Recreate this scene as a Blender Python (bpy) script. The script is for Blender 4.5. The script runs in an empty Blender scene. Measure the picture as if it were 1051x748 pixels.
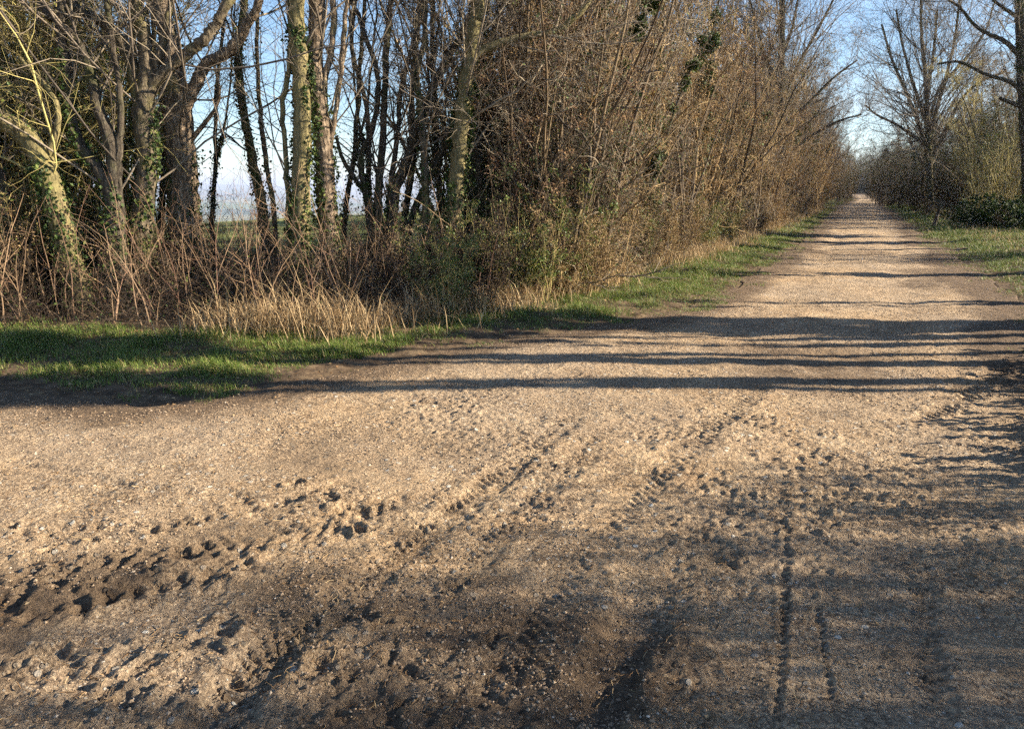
import bpy, math
import numpy as np

C = bpy.context.scene.collection
sc = bpy.context.scene
R_ = math.radians

# ---------------------------------------------------------------- camera
CAM_H, YAW, PITCH, FPX, PW, PH = 1.6, 25.2, 13.3, 770.0, 1051.0, 748.0
cam_d = bpy.data.cameras.new('camera')
cam = bpy.data.objects.new('camera', cam_d); C.objects.link(cam)
cam.location = (0, 0, CAM_H)
cam.rotation_euler = (R_(90 - PITCH), 0, R_(YAW))
cam_d.sensor_width = 36; cam_d.lens = 36 * FPX / PW
cam_d.clip_start = 0.05; cam_d.clip_end = 30000
sc.camera = cam

# ---------------------------------------------------------------- light
SUN_EL, SUN_AZ = 24.0, 66.0            # azimuth clockwise from +Y (the road direction)
sx, sy, sz = math.sin(R_(SUN_AZ)) * math.cos(R_(SUN_EL)), math.cos(R_(SUN_AZ)) * math.cos(R_(SUN_EL)), math.sin(R_(SUN_EL))
sd = bpy.data.lights.new('sun', 'SUN'); sd.energy = 5.0; sd.angle = R_(0.55); sd.color = (1, 0.87, 0.68)
sun = bpy.data.objects.new('sun', sd); C.objects.link(sun)
from mathutils import Vector
sun.rotation_euler = Vector((sx, sy, sz)).to_track_quat('Z', 'Y').to_euler()
w = bpy.data.worlds.new('World'); sc.world = w; w.use_nodes = True
nt = w.node_tree; nt.nodes.clear()
N = nt.nodes.new; L = nt.links.new
out = N('ShaderNodeOutputWorld'); bg = N('ShaderNodeBackground'); sky = N('ShaderNodeTexSky')
sky.sky_type = 'NISHITA'; sky.sun_disc = False; sky.sun_elevation = R_(SUN_EL); sky.sun_rotation = R_(SUN_AZ)
sky.air_density = 1.0; sky.dust_density = 0.05; sky.ozone_density = 3.6; sky.altitude = 100
tc = N('ShaderNodeTexCoord'); mp = N('ShaderNodeMapping'); mp.inputs['Scale'].default_value = (1.4, 1.4, 7.0)
nz = N('ShaderNodeTexNoise'); nz.inputs['Scale'].default_value = 2.3; nz.inputs['Detail'].default_value = 7; nz.inputs['Roughness'].default_value = 0.62
nz.inputs['Distortion'].default_value = 0.5
cr = N('ShaderNodeMapRange'); cr.inputs[1].default_value = 0.52; cr.inputs[2].default_value = 0.85; cr.inputs[3].default_value = 0; cr.inputs[4].default_value = 0.4
mx = N('ShaderNodeMix'); mx.data_type = 'RGBA'; mx.inputs[7].default_value = (7.0, 7.4, 8.2, 1)
L(tc.outputs['Generated'], mp.inputs[0]); L(mp.outputs[0], nz.inputs['Vector']); L(nz.outputs[0], cr.inputs[0])
L(cr.outputs[0], mx.inputs[0]); L(sky.outputs[0], mx.inputs[6]); L(mx.outputs[2], bg.inputs[0])
bg.inputs[1].default_value = 0.06
L(bg.outputs[0], out.inputs[0])
sc.view_settings.view_transform = 'Standard'; sc.view_settings.look = 'None'
sc.view_settings.exposure = 1.9; sc.view_settings.gamma = 1
sc.cycles.max_bounces = 5; sc.cycles.diffuse_bounces = 2; sc.cycles.glossy_bounces = 1
sc.cycles.transmission_bounces = 2; sc.cycles.transparent_max_bounces = 4; sc.cycles.volume_bounces = 0
sc.cycles.use_adaptive_sampling = True; sc.cycles.adaptive_threshold = 0.03
sc.cycles.use_denoising = False
sc.cycles.sample_clamp_indirect = 6
sc.cycles.use_fast_gi = False

# ---------------------------------------------------------------- helpers
_y, _p = R_(YAW), R_(PITCH)
FW = np.array([-math.sin(_y) * math.cos(_p), math.cos(_y) * math.cos(_p), -math.sin(_p)])
RT = np.array([math.cos(_y), math.sin(_y), 0.0]); UP = np.cross(RT, FW)
FH = np.array([-math.sin(_y), math.cos(_y)])
def ray(px, py):
    return FW + RT * (px - PW / 2) / FPX + UP * (PH / 2 - py) / FPX
def gnd(px, py):
    d = ray(px, py); t = -CAM_H / d[2]
    return np.array([0, 0, CAM_H]) + t * d
def at(px, py, dep):                     # point at a planar distance dep in front of where the photographer stood
    d = ray(px, py); t = dep / (d[0] * FH[0] + d[1] * FH[1])
    return np.array([0, 0, CAM_H]) + t * d

rng = np.random.default_rng(7)
_tab = np.random.default_rng(3).random((256, 256))
def vnoise(x, y, s, seed=0):
    x = x / s + seed * 17.31; y = y / s + seed * 9.77
    xi = np.floor(x).astype(np.int64); yi = np.floor(y).astype(np.int64)
    fx = x - xi; fy = y - yi
    fx = fx * fx * (3 - 2 * fx); fy = fy * fy * (3 - 2 * fy)
    a = _tab[xi & 255, yi & 255]; b = _tab[(xi + 1) & 255, yi & 255]
    c = _tab[xi & 255, (yi + 1) & 255]; d = _tab[(xi + 1) & 255, (yi + 1) & 255]
    return (a * (1 - fx) + b * fx) * (1 - fy) + (c * (1 - fx) + d * fx) * fy - 0.5
def fbm(x, y, s, o=4, seed=0, g=0.55):
    v = 0; a = 1
    for i in range(o):
        v = v + a * vnoise(x * math.cos(i) + y * math.sin(i), -x * math.sin(i) + y * math.cos(i), s, seed + i); s /= 2.03; a *= g
    return v

def mesh(name, V, F, mat, parent=None, smooth=False, attrs=None, link=True):
    """V (n,3); F (m,k) array of one face size, or a list of such arrays."""
    if not isinstance(F, list): F = [F]
    F = [f for f in F if len(f)]
    me = bpy.data.meshes.new(name)
    V = np.ascontiguousarray(V, dtype=np.float32)
    me.vertices.add(len(V)); me.vertices.foreach_set('co', V.ravel())
    tot = sum(f.size for f in F); nf = sum(len(f) for f in F)
    me.loops.add(tot); me.polygons.add(nf)
    me.loops.foreach_set('vertex_index', np.concatenate([f.ravel() for f in F]).astype(np.int32))
    cnt = np.concatenate([np.full(len(f), f.shape[1]) for f in F])
    me.polygons.foreach_set('loop_start', np.concatenate([[0], np.cumsum(cnt)[:-1]]).astype(np.int32))
    if smooth: me.polygons.foreach_set('use_smooth', np.ones(nf, dtype=bool))
    else: me.polygons.foreach_set('use_smooth', np.zeros(nf, dtype=bool))
    for k, v in (attrs or {}).items():
        at_ = me.attributes.new(k, 'FLOAT', 'POINT'); at_.data.foreach_set('value', np.ascontiguousarray(v, dtype=np.float32))
    me.update(calc_edges=True)
    me.materials.append(mat)
    o = bpy.data.objects.new(name, me)
    if link: C.objects.link(o)
    if parent is not None: o.parent = parent
    return o

def tag(o, label=None, cat=None, group=None, kind=None):
    if label: o['label'] = label
    if cat: o['category'] = cat
    if group: o['group'] = group
    if kind: o['kind'] = kind
    return o
def thing(name, loc, label, cat, group=None, rz=0.0):
    o = bpy.data.objects.new(name, None); C.objects.link(o)
    o.location = loc; o.rotation_euler = (0, 0, rz); o.empty_display_size = 0.2
    return tag(o, label, cat, group)
def dup(root, loc, rz, scale=(1, 1, 1), label=None, group=None, cat=None):
    r = root.copy(); C.objects.link(r); r.location = loc; r.rotation_euler = (0, 0, rz); r.scale = scale
    tag(r, label, cat, group)
    for ch in root.children:
        c = ch.copy(); C.objects.link(c); c.parent = r
    return r

def unit(v): return v / np.maximum(np.linalg.norm(v, axis=-1, keepdims=True), 1e-9)
def tubes(P, R, k, knob=0.0):
    """P (N,n,3) polylines, R (N,n) radii -> verts, quads"""
    Nn, n, _ = P.shape
    T = np.empty_like(P); T[:, 1:-1] = P[:, 2:] - P[:, :-2]; T[:, 0] = P[:, 1] - P[:, 0]; T[:, -1] = P[:, -1] - P[:, -2]
    T = unit(T)
    m = unit(P[:, -1] - P[:, 0])
    ref = np.where(np.abs(m[:, 2:3]) > 0.75, np.array([[1.0, 0.1, 0]]), np.array([[0, 0.1, 1.0]]))[:, None, :]
    A = unit(np.cross(T, np.broadcast_to(ref, T.shape))); B = np.cross(T, A)
    ph = np.arange(k) * 2 * math.pi / k
    rr = R[:, :, None] * np.ones(k)
    if knob: rr = rr * (1 + knob * rng.normal(size=rr.shape))
    V = P[:, :, None, :] + rr[..., None] * (A[:, :, None, :] * np.cos(ph)[:, None] + B[:, :, None, :] * np.sin(ph)[:, None])
    idx = np.arange(Nn * n * k).reshape(Nn, n, k)
    a = idx[:, :-1, :]; b = idx[:, 1:, :]
    F = np.stack([a, np.roll(a, -1, 2), np.roll(b, -1, 2), b], -1).reshape(-1, 4)
    return V.reshape(-1, 3), F
def join(parts):
    Vs, Fs, o = [], [], 0
    for V, F in parts:
        Vs.append(V); Fs.append(F + o); o += len(V)
    return np.concatenate(Vs), np.concatenate(Fs)
def grow(P0, D, Ln, n, wig, up, bend=None):
    Nn = len(P0); P = np.empty((Nn, n, 3)); P[:, 0] = P0; d = unit(D)
    st = (Ln / (n - 1))[:, None]
    drift = rng.normal(size=(Nn, 3)) * wig * 0.5
    for i in range(1, n):
        u = up(i / (n - 1)) if callable(up) else up
        d = unit(d + rng.normal(size=(Nn, 3)) * wig + drift + np.array([0, 0, 1.0]) * u)
        P[:, i] = P[:, i - 1] + d * st
    return P
def spawn(P, R, per, t0, t1, a0, a1, l0, l1, n, wig, up, rf=0.55, rmin=0.002, lenref=None, taper=0.9):
    Nn, n0, _ = P.shape
    idx = np.repeat(np.arange(Nn), per)
    t = rng.uniform(t0, t1, len(idx)) * (n0 - 1)
    i = np.minimum(t.astype(int), n0 - 2); f = (t - i)[:, None]
    p = P[idx, i] * (1 - f) + P[idx, i + 1] * f
    r = R[idx, i] * (1 - f[:, 0]) + R[idx, i + 1] * f[:, 0]
    T = unit(P[idx, i + 1] - P[idx, i])
    ax = unit(np.cross(T, rng.normal(size=T.shape)))
    a = np.radians(rng.uniform(a0, a1, len(idx)))[:, None]
    D = T * np.cos(a) + ax * np.sin(a)
    pl = np.linalg.norm(P[idx, -1] - P[idx, 0], axis=1) if lenref is None else lenref
    Ln = pl * rng.uniform(l0, l1, len(idx)) * (1.15 - 0.6 * t / (n0 - 1))
    Q = grow(p, D, Ln, n, wig, up)
    r0 = np.maximum(np.minimum(r * rf, r * 0.85), rmin)
    RR = r0[:, None] * (1 - taper * np.linspace(0, 1, n)) ; RR = np.maximum(RR, rmin * 0.55)
    return Q, RR
def resample(pts, m):
    """smooth polyline (Catmull-Rom), last column is the radius"""
    pts = np.asarray(pts, float)
    e = np.vstack([2 * pts[0] - pts[1], pts, 2 * pts[-1] - pts[-2]])
    s = np.linspace(0, len(pts) - 1 - 1e-6, m); i = s.astype(int); f = (s - i)[:, None]
    a, b, c, d = e[i], e[i + 1], e[i + 2], e[i + 3]
    q = 0.5 * (2 * b + (c - a) * f + (2 * a - 5 * b + 4 * c - d) * f ** 2 + (3 * b - a - 3 * c + d) * f ** 3)
    q[:, 3] = np.maximum(q[:, 3], 0.003)
    return q
def leafmesh(P, size, nrm=None, jitter=0.9):
    """bent four-point leaves at P"""
    n = len(P)
    nn = rng.normal(size=(n, 3)) if nrm is None else unit(nrm) + rng.normal(size=(n, 3)) * jitter
    nn = unit(nn); a = unit(np.cross(nn, rng.normal(size=(n, 3)))); b = np.cross(nn, a)
    s = (np.asarray(size) * rng.uniform(0.6, 1.35, n))[:, None]
    V = np.stack([P - a * s * 0.5, P + b * s * 0.42 + nn * s * 0.14 + a * s * .05, P + a * s * 0.6, P - b * s * 0.42 + nn * s * 0.14 + a * s * .05], 1).reshape(-1, 3)
    i = np.arange(n)[:, None] * 4
    return V, np.concatenate([i + [0, 1, 2], i + [0, 2, 3]], 1).reshape(-1, 3)

# ---------------------------------------------------------------- materials
class NB:
    def __init__(s, name):
        s.m = bpy.data.materials.new(name); s.m.use_nodes = True
        s.t = s.m.node_tree; s.b = s.t.nodes['Principled BSDF']; s.o = s.t.nodes['Material Output']
        s.b.inputs['Roughness'].default_value = 0.85
        s.b.inputs['Specular IOR Level'].default_value = 0.25
    def n(s, ty, **kw):
        x = s.t.nodes.new(ty)
        for k, v in kw.items():
            if k.startswith('_'): x.inputs[k[1:]].default_value = v
            else: setattr(x, k, v)
        return x
    def l(s, a, b): s.t.links.new(a, b)
    def coord(s, kind='Object', scale=(1, 1, 1)):
        t = s.n('ShaderNodeTexCoord'); m = s.n('ShaderNodeMapping', _Scale=scale); s.l(t.outputs[kind], m.inputs[0]); return m.outputs[0]
    def noise(s, co, scale, detail=4, rough=0.55):
        x = s.n('ShaderNodeTexNoise', _Scale=scale, _Detail=detail, _Roughness=rough); s.l(co, x.inputs['Vector']); return x.outputs[0]
    def ramp(s, v, stops):
        r = s.n('ShaderNodeValToRGB'); e = r.color_ramp.elements
        while len(e) < len(stops): e.new(0.5)
        for i, (p, c) in enumerate(stops):
            e[i].position = p; e[i].color = (*c, 1)
        s.l(v, r.inputs[0]); return r.outputs[0]
    def mr(s, v, a, b, c=0.0, d=1.0):
        x = s.n('ShaderNodeMapRange'); s.l(v, x.inputs[0])
        for i, q in enumerate((a, b, c, d)): x.inputs[i + 1].default_value = q
        return x.outputs[0]
    def mix(s, f, a, b, mode='MIX'):
        x = s.n('ShaderNodeMix', data_type='RGBA', blend_type=mode)
        for i, q in ((0, f), (6, a), (7, b)):
            if isinstance(q, (int, float)): x.inputs[i].default_value = q
            elif isinstance(q, tuple): x.inputs[i].default_value = (*q, 1)
            else: s.l(q, x.inputs[i])
        return x.outputs[2]
    def mul(s, a, b, op='MULTIPLY'):
        x = s.n('ShaderNodeMath', operation=op)
        for i, q in ((0, a), (1, b)):
            if isinstance(q, (int, float)): x.inputs[i].default_value = q
            else: s.l(q, x.inputs[i])
        return x.outputs[0]
    def attr(s, name):
        x = s.n('ShaderNodeAttribute', attribute_name=name); return x.outputs['Fac']
    def bump(s, h, dist, strength=1.0):
        x = s.n('ShaderNodeBump', _Distance=dist, _Strength=strength); s.l(h, x.inputs['Height']); s.l(x.outputs[0], s.b.inputs['Normal'])
    def done(s, col, rough=None):
        s.l(col, s.b.inputs['Base Color'])
        if rough is not None: s.b.inputs['Roughness'].default_value = rough
        return s.m

def bark(name, dark, mid, light, moss, moss_amt=0.5):
    b = NB(name); co = b.coord('Object', (1, 1, 0.25)); c2 = b.coord('Object')
    n1 = b.noise(co, 28, 5, 0.65); n2 = b.noise(c2, 3.0, 3); n3 = b.noise(c2, 9, 4)
    col = b.ramp(n1, [(0.3, dark), (0.5, mid), (0.72, light)])
    col = b.mix(b.mr(n2, 0.62 - 0.3 * moss_amt, 0.75 - 0.2 * moss_amt, 0, 0.75), col, b.mix(b.mr(n3, 0.35, 0.65), moss, tuple(x * 0.55 for x in moss)))
    b.bump(n1, 0.03, 1.0)
    return b.done(col, 0.9)
def twigmat(name, stops, rough=0.75):
    b = NB(name); c = b.coord('Object'); g = b.n('ShaderNodeNewGeometry'); oi = b.n('ShaderNodeObjectInfo')
    r = b.mul(b.mul(g.outputs['Random Per Island'], 0.62), b.mul(b.noise(c, 0.9, 2), 0.5), 'ADD')
    r = b.mul(r, b.mul(b.mul(oi.outputs['Random'], 0.44), -0.22, 'ADD'), 'ADD')
    return b.done(b.ramp(r, stops), rough)
def leafmat(name, stops, rough=0.5, spec=0.4, trans=0.0):
    b = NB(name); g = b.n('ShaderNodeNewGeometry')
    col = b.ramp(g.outputs['Random Per Island'], stops)
    b.b.inputs['Specular IOR Level'].default_value = spec
    if trans:
        t = b.n('ShaderNodeBsdfTranslucent'); m = b.n('ShaderNodeMixShader'); m.inputs[0].default_value = trans
        b.l(col, t.inputs[0]); b.l(b.b.outputs[0], m.inputs[1]); b.l(t.outputs[0], m.inputs[2]); b.l(m.outputs[0], b.o.inputs[0])
    return b.done(col, rough)

M = {}
M['bark'] = bark('bark', (0.025, 0.02, 0.014), (0.10, 0.08, 0.055), (0.25, 0.20, 0.13), (0.20, 0.18, 0.065), 0.5)
M['bark_pale'] = bark('bark_pale', (0.04, 0.03, 0.02), (0.19, 0.14, 0.095), (0.46, 0.36, 0.26), (0.24, 0.22, 0.10), 0.2)
M['bark_green'] = bark('bark_green', (0.03, 0.025, 0.013), (0.17, 0.14, 0.07), (0.34, 0.28, 0.13), (0.22, 0.19, 0.08), 0.7)
M['bark_dark'] = bark('bark_dark', (0.02, 0.016, 0.012), (0.065, 0.052, 0.038), (0.14, 0.12, 0.085), (0.08, 0.085, 0.03), 0.4)
M['twig_brown'] = twigmat('twig_brown', [(0.12, (0.06, 0.038, 0.02)), (0.45, (0.19, 0.125, 0.06)), (0.7, (0.35, 0.24, 0.115)), (0.92, (0.50, 0.37, 0.19))])
M['twig_olive'] = twigmat('twig_olive', [(0.1, (0.07, 0.055, 0.025)), (0.5, (0.26, 0.21, 0.08)), (0.9, (0.48, 0.41, 0.16))])
M['twig_grey'] = twigmat('twig_grey', [(0.1, (0.06, 0.048, 0.038)), (0.5, (0.15, 0.12, 0.09)), (0.9, (0.29, 0.24, 0.17))])
M['twig_dark'] = twigmat('twig_dark', [(0.1, (0.025, 0.018, 0.012)), (0.5, (0.09, 0.062, 0.038)), (0.9, (0.22, 0.16, 0.09))])  # darker twig_grey: shade of the backlit right hedge put into the colour
M['twig_red'] = twigmat('twig_red', [(0.1, (0.045, 0.024, 0.018)), (0.5, (0.14, 0.075, 0.05)), (0.9, (0.30, 0.20, 0.12))])
M['ivy'] = leafmat('ivy', [(0, (0.014, 0.028, 0.009)), (0.5, (0.035, 0.062, 0.014)), (0.85, (0.07, 0.105, 0.022)), (1, (0.15, 0.17, 0.04))], 0.6, 0.25, 0.12)
M['dead_leaf'] = leafmat('dead_leaf', [(0, (0.06, 0.035, 0.02)), (0.5, (0.22, 0.13, 0.065)), (0.85, (0.36, 0.24, 0.12)), (1, (0.5, 0.38, 0.22))], 0.8, 0.15, 0.2)
M['hedge_leaf'] = leafmat('hedge_leaf', [(0, (0.09, 0.055, 0.03)), (0.5, (0.22, 0.15, 0.075)), (0.8, (0.33, 0.23, 0.11)), (0.9, (0.10, 0.13, 0.03)), (1, (0.13, 0.17, 0.03))], 0.7, 0.2, 0.2)
M['green_leaf'] = leafmat('green_leaf', [(0, (0.03, 0.055, 0.012)), (0.5, (0.07, 0.115, 0.02)), (1, (0.19, 0.22, 0.045))], 0.45, 0.4, 0.2)
M['grass'] = leafmat('grass', [(0, (0.05, 0.08, 0.018)), (0.45, (0.105, 0.165, 0.028)), (0.8, (0.18, 0.24, 0.045)), (0.88, (0.28, 0.25, 0.09)), (1, (0.42, 0.33, 0.16))], 0.55, 0.3, 0.25)
M['straw'] = leafmat('straw', [(0, (0.16, 0.10, 0.05)), (0.5, (0.40, 0.28, 0.15)), (1, (0.60, 0.46, 0.27))], 0.75, 0.2, 0.2)
M['bramble'] = twigmat('bramble', [(0.1, (0.018, 0.012, 0.009)), (0.5, (0.05, 0.034, 0.023)), (0.82, (0.12, 0.085, 0.052)), (0.97, (0.42, 0.32, 0.2))])

# dirt of the track
b = NB('track_dirt'); co = b.coord('Object')
big = b.noise(co, 0.55, 4, 0.6); med = b.noise(co, 3.2, 5, 0.62); fine = b.noise(co, 24, 7, 0.7); micro = b.noise(co, 62, 5, 0.66)
mud = b.attr('mud')
base = b.ramp(med, [(0.30, (0.28, 0.185, 0.105)), (0.5, (0.47, 0.33, 0.195)), (0.68, (0.58, 0.43, 0.265))])
base = b.mix(b.mr(big, 0.38, 0.6, 0, 0.6), base, (0.36, 0.29, 0.22))
base = b.mix(b.mr(fine, 0.38, 0.7, 0.0, 0.8), base, b.mix(1.0, base, (0.5, 0.45, 0.4), 'MULTIPLY'))
vo = b.n('ShaderNodeTexVoronoi', _Scale=62.0, _Randomness=1.0); b.l(co, vo.inputs['Vector'])
sep = b.n('ShaderNodeSeparateColor'); b.l(vo.outputs['Color'], sep.inputs[0])
peb = b.mul(b.mr(sep.outputs[0], 0.70, 0.74), b.mr(vo.outputs['Distance'], 0.0085 * 62 * 0.75, 0.0085 * 62 * 0.55))
pcol = b.ramp(sep.outputs[1], [(0.0, (0.10, 0.08, 0.06)), (0.35, (0.33, 0.27, 0.2)), (0.75, (0.5, 0.44, 0.35)), (1.0, (0.68, 0.64, 0.57))])
gravelly = b.mr(b.noise(co, 1.3, 3), 0.36, 0.56)
peb = b.mul(peb, b.mul(gravelly, b.mr(mud, 0.2, 0.9, 1, 0.15)))
vo2 = b.n('ShaderNodeTexVoronoi', _Scale=23.0, _Randomness=1.0); b.l(co, vo2.inputs['Vector'])
sep2 = b.n('ShaderNodeSeparateColor'); b.l(vo2.outputs['Color'], sep2.inputs[0])
peb2 = b.mul(b.mr(sep2.outputs[0], 0.86, 0.88), b.mr(vo2.outputs['Distance'], 0.36, 0.27))
grit = b.mr(b.noise(co, 1.7, 4, .6), .35, .62, .25, 1)
base = b.mix(b.mul(grit, b.mr(micro, .40, .51, .95, 0)), base, (0.10, 0.072, 0.05))
base = b.mix(b.mul(grit, b.mr(fine, .40, .48, .75, 0)), base, (0.15, 0.105, 0.07))
base = b.mix(b.mr(micro, .52, .66, 0, .6), base, (0.66, 0.52, 0.345))
base = b.mix(peb, base, pcol)
base = b.mix(peb2, base, b.ramp(sep2.outputs[1], [(0, (0.2, 0.16, 0.12)), (0.6, (0.42, 0.37, 0.3)), (1, (0.62, 0.58, 0.5))]))
mudc = b.ramp(fine, [(0.3, (0.055, 0.038, 0.026)), (0.55, (0.13, 0.09, 0.058)), (0.75, (0.22, 0.16, 0.105))])
base = b.mix(b.mr(b.mul(mud, b.mr(med, 0.3, 0.7, -0.25, 0.25), 'ADD'), 0.25, 0.75, 0, 0.92), base, mudc)
hh = b.mul(b.mul(fine, 1.2), b.mul(micro, 0.7), 'ADD'); hh = b.mul(hh, b.mul(b.mul(peb, 0.35), b.mul(peb2, 0.7), 'ADD'), 'ADD')
b.bump(hh, 0.03, 1.0)
M['track'] = b.done(base, 0.93); b.b.inputs['Specular IOR Level'].default_value = 0.15

b = NB('soil'); co = b.coord('Object'); fld = b.attr('field'); far = b.attr('far')
n1 = b.noise(co, 7, 5, 0.65); n2 = b.noise(co, 0.15, 4); n3 = b.noise(co, 40, 4, .7)
soil = b.ramp(n1, [(0.3, (0.035, 0.024, 0.016)), (0.5, (0.095, 0.066, 0.042)), (0.7, (0.17, 0.125, 0.075))])
fg = b.ramp(n2, [(0.35, (0.08, 0.10, 0.03)), (0.5, (0.14, 0.15, 0.05)), (0.62, (0.26, 0.23, 0.10))])
vf = b.n('ShaderNodeTexVoronoi', _Scale=0.0022, _Randomness=1.0); b.l(co, vf.inputs['Vector'])
sf = b.n('ShaderNodeSeparateColor'); b.l(vf.outputs['Color'], sf.inputs[0])
patch = b.ramp(sf.outputs[0], [(0, (0.05, 0.075, 0.03)), (0.3, (0.11, 0.15, 0.05)), (0.6, (0.22, 0.21, 0.10)), (0.8, (0.10, 0.09, 0.06)), (1, (0.15, 0.17, 0.06))])
hedg = b.n('ShaderNodeTexVoronoi', feature='DISTANCE_TO_EDGE', _Scale=0.0022); b.l(co, hedg.inputs['Vector'])
patch = b.mix(b.mr(hedg.outputs[0], 0.02, 0.05, 1, 0), patch, (0.035, 0.045, 0.02))
col = b.mix(fld, soil, fg); col = b.mix(far, col, patch)
b.bump(n1, 0.04, 0.8)
M['soil'] = b.done(col, 0.95); b.b.inputs['Specular IOR Level'].default_value = 0.1

b = NB('stone'); g = b.n('ShaderNodeNewGeometry'); co = b.coord('Object')
M['stone'] = b.done(b.mix(b.mr(b.noise(co, 60, 3), .4, .65, 0, .5), b.ramp(g.outputs['Random Per Island'], [(0, (0.09, 0.065, 0.045)), (0.45, (0.24, 0.17, 0.11)), (0.95, (0.37, 0.275, 0.18)), (1, (0.50, 0.44, 0.36))]), (0.22, 0.16, 0.11)), 0.85)

# ---------------------------------------------------------------- the road outline
ROAD = np.array([(-60, 2.6), (-14, 3.1), (-8, 3.35), (-6.2, 3.55), (-5.28, 3.6), (-4.7, 3.62), (-4.38, 4.1), (-4.25, 4.85), (-4.0, 5.7), (-3.7, 6.5), (-3.1, 7.55),
    (-2.5, 8.8), (-2.15, 10.2), (-1.9, 13), (-1.8, 18), (-1.85, 28), (-2.2, 46), (-2.5, 70), (-2.2, 110), (-3.5, 150), (-9, 190), (-30, 235), (-60, 262),
    (-56, 266), (-26, 239), (-5, 192), (0.6, 150), (1.0, 110), (0.9, 72), (1.35, 48), (1.55, 30), (1.85, 20), (1.95, 15), (1.95, 11.7), (1.75, 9.2), (1.8, 7), (2.1, 5), (2.5, 3), (3, 0), (3.3, -6), (3.3, -40), (-60, -40)], float)
def sdf(x, y, poly):
    """signed distance, negative inside"""
    d = np.full(x.shape, 1e9); s = np.zeros(x.shape, bool)
    for i in range(len(poly)):
        ax, ay = poly[i]; bx, by = poly[(i + 1) % len(poly)]
        ex, ey = bx - ax, by - ay; wx, wy = x - ax, y - ay
        t = np.clip((wx * ex + wy * ey) / (ex * ex + ey * ey), 0, 1)
        d = np.minimum(d, (wx - ex * t) ** 2 + (wy - ey * t) ** 2)
        if ey != 0:
            c = ((ay > y) != (by > y)) & (x < ex * (y - ay) / ey + ax)
            s ^= c
    return np.where(s, -1, 1) * np.sqrt(d)
def rsd(x, y): return sdf(x, y, ROAD) + fbm(x, y, 0.9, 3, 5) * 0.22

def far_z(x, y):
    s = np.maximum(0, -x - 15)
    z = np.interp(s, [0, 8, 15, 25, 45, 100, 300, 900, 2000, 3200, 4200, 5200, 7000], [0, -.05, -.25, -.9, -3.0, -9, -28, -75, -85, -70, -42, -8, 5])
    z = z + fbm(x, y, 1400, 3, 11) * 70 * np.clip((s - 1200) / 2500, 0, 1)
    s2 = np.maximum(0, x - 30)
    return z - np.minimum(s2 * 0.01, 20)
def base_z(x, y):
    """large undulations shared by the track and the ground"""
    return fbm(x, y, 3.2, 2, 21) * 0.05 + far_z(x, y)

def axis(segs):
    a = [segs[0][0]]
    for lo, hi, s0, s1 in segs:
        while a[-1] < hi - 1e-6:
            t = (a[-1] - lo) / (hi - lo); a.append(min(hi, a[-1] + s0 * (s1 / s0) ** t))
    return np.array(a)

# tread marks, ruts and pits pressed in the track: (polyline in metres, half width, depth, lug pitch)
def gl(*pp): return np.array([gnd(*p)[:2] for p in pp])
RUTS = [
    (gl((808, 520), (806, 560), (804, 640), (800, 700), (792, 775)), 0.018, 0.022, 0.05),
    (gl((832, 590), (842, 650), (850, 700), (858, 770)), 0.012, 0.018, 0.04),
    (gl((672, 585), (655, 640), (628, 690), (590, 770)), 0.10, 0.050, 0.0),
    (gl((600, 425), (540, 470), (470, 520), (400, 575), (330, 640), (250, 700), (180, 790)), 0.09, 0.030, 0.05),
    (gl((-60, 600), (40, 588), (130, 575), (230, 562), (330, 540), (420, 505)), 0.11, 0.030, 0.085),
    (gl((-60, 650), (60, 628), (170, 600), (280, 575)), 0.07, 0.035, 0.09),
    (gl((-60, 560), (60, 548), (160, 540), (260, 522), (380, 490)), 0.05, 0.03, 0.08),
    (gl((450, 790), (500, 700), (560, 610), (640, 520), (720, 450), (780, 400)), 0.10, 0.018, 0.06),
    (gl((640, 440), (590, 480), (540, 520), (500, 560), (430, 640)), 0.08, 0.020, 0.05),
    (gl((-40, 478), (60, 490), (150, 508), (230, 512), (330, 520)), 0.05, 0.020, 0.0),
    (gl((-40, 505), (80, 512), (180, 520)), 0.04, 0.014, 0.03),
    (gl((330, 610), (280, 660), (240, 720), (215, 790)), 0.09, 0.045, 0.07),
    (gl((420, 690), (300, 740), (250, 790)), 0.06, 0.02, 0.06),
    (gl((960, 420), (1010, 395), (1045, 372)), 0.09, 0.05, 0.09),
    (gl((930, 440), (1000, 412), (1051, 390)), 0.07, 0.03, 0.07),
    (gl((700, 560), (690, 640), (700, 760)), 0.06, 0.018, 0.06),
    (gl((940, 560), (948, 640), (960, 770)), 0.05, 0.02, 0.06),
]
PITS = [(188, 572, .07), (95, 562, .05), (130, 572, .05), (45, 570, .05), (212, 566, .05), (72, 590, .06), (15, 620, .10), (58, 602, .06), (160, 548, .05), (110, 618, .07),
        (80, 628, .08), (105, 600, .05), (338, 512, .06), (352, 524, .05), (385, 516, .05), (195, 540, .05), (250, 580, .06), (285, 558, .05), (148, 690, .07), (180, 668, .08),
        (235, 645, .07), (60, 680, .09), (120, 720, .08), (300, 500, .05), (160, 585, .05), (30, 590, .06), (90, 580, .05), (55, 552, .04), (15, 545, .05), (410, 560, .05),
        (372, 545, .05), (440, 536, .04), (330, 690, .07), (390, 640, .06), (470, 600, .05), (505, 655, .05)]

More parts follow.
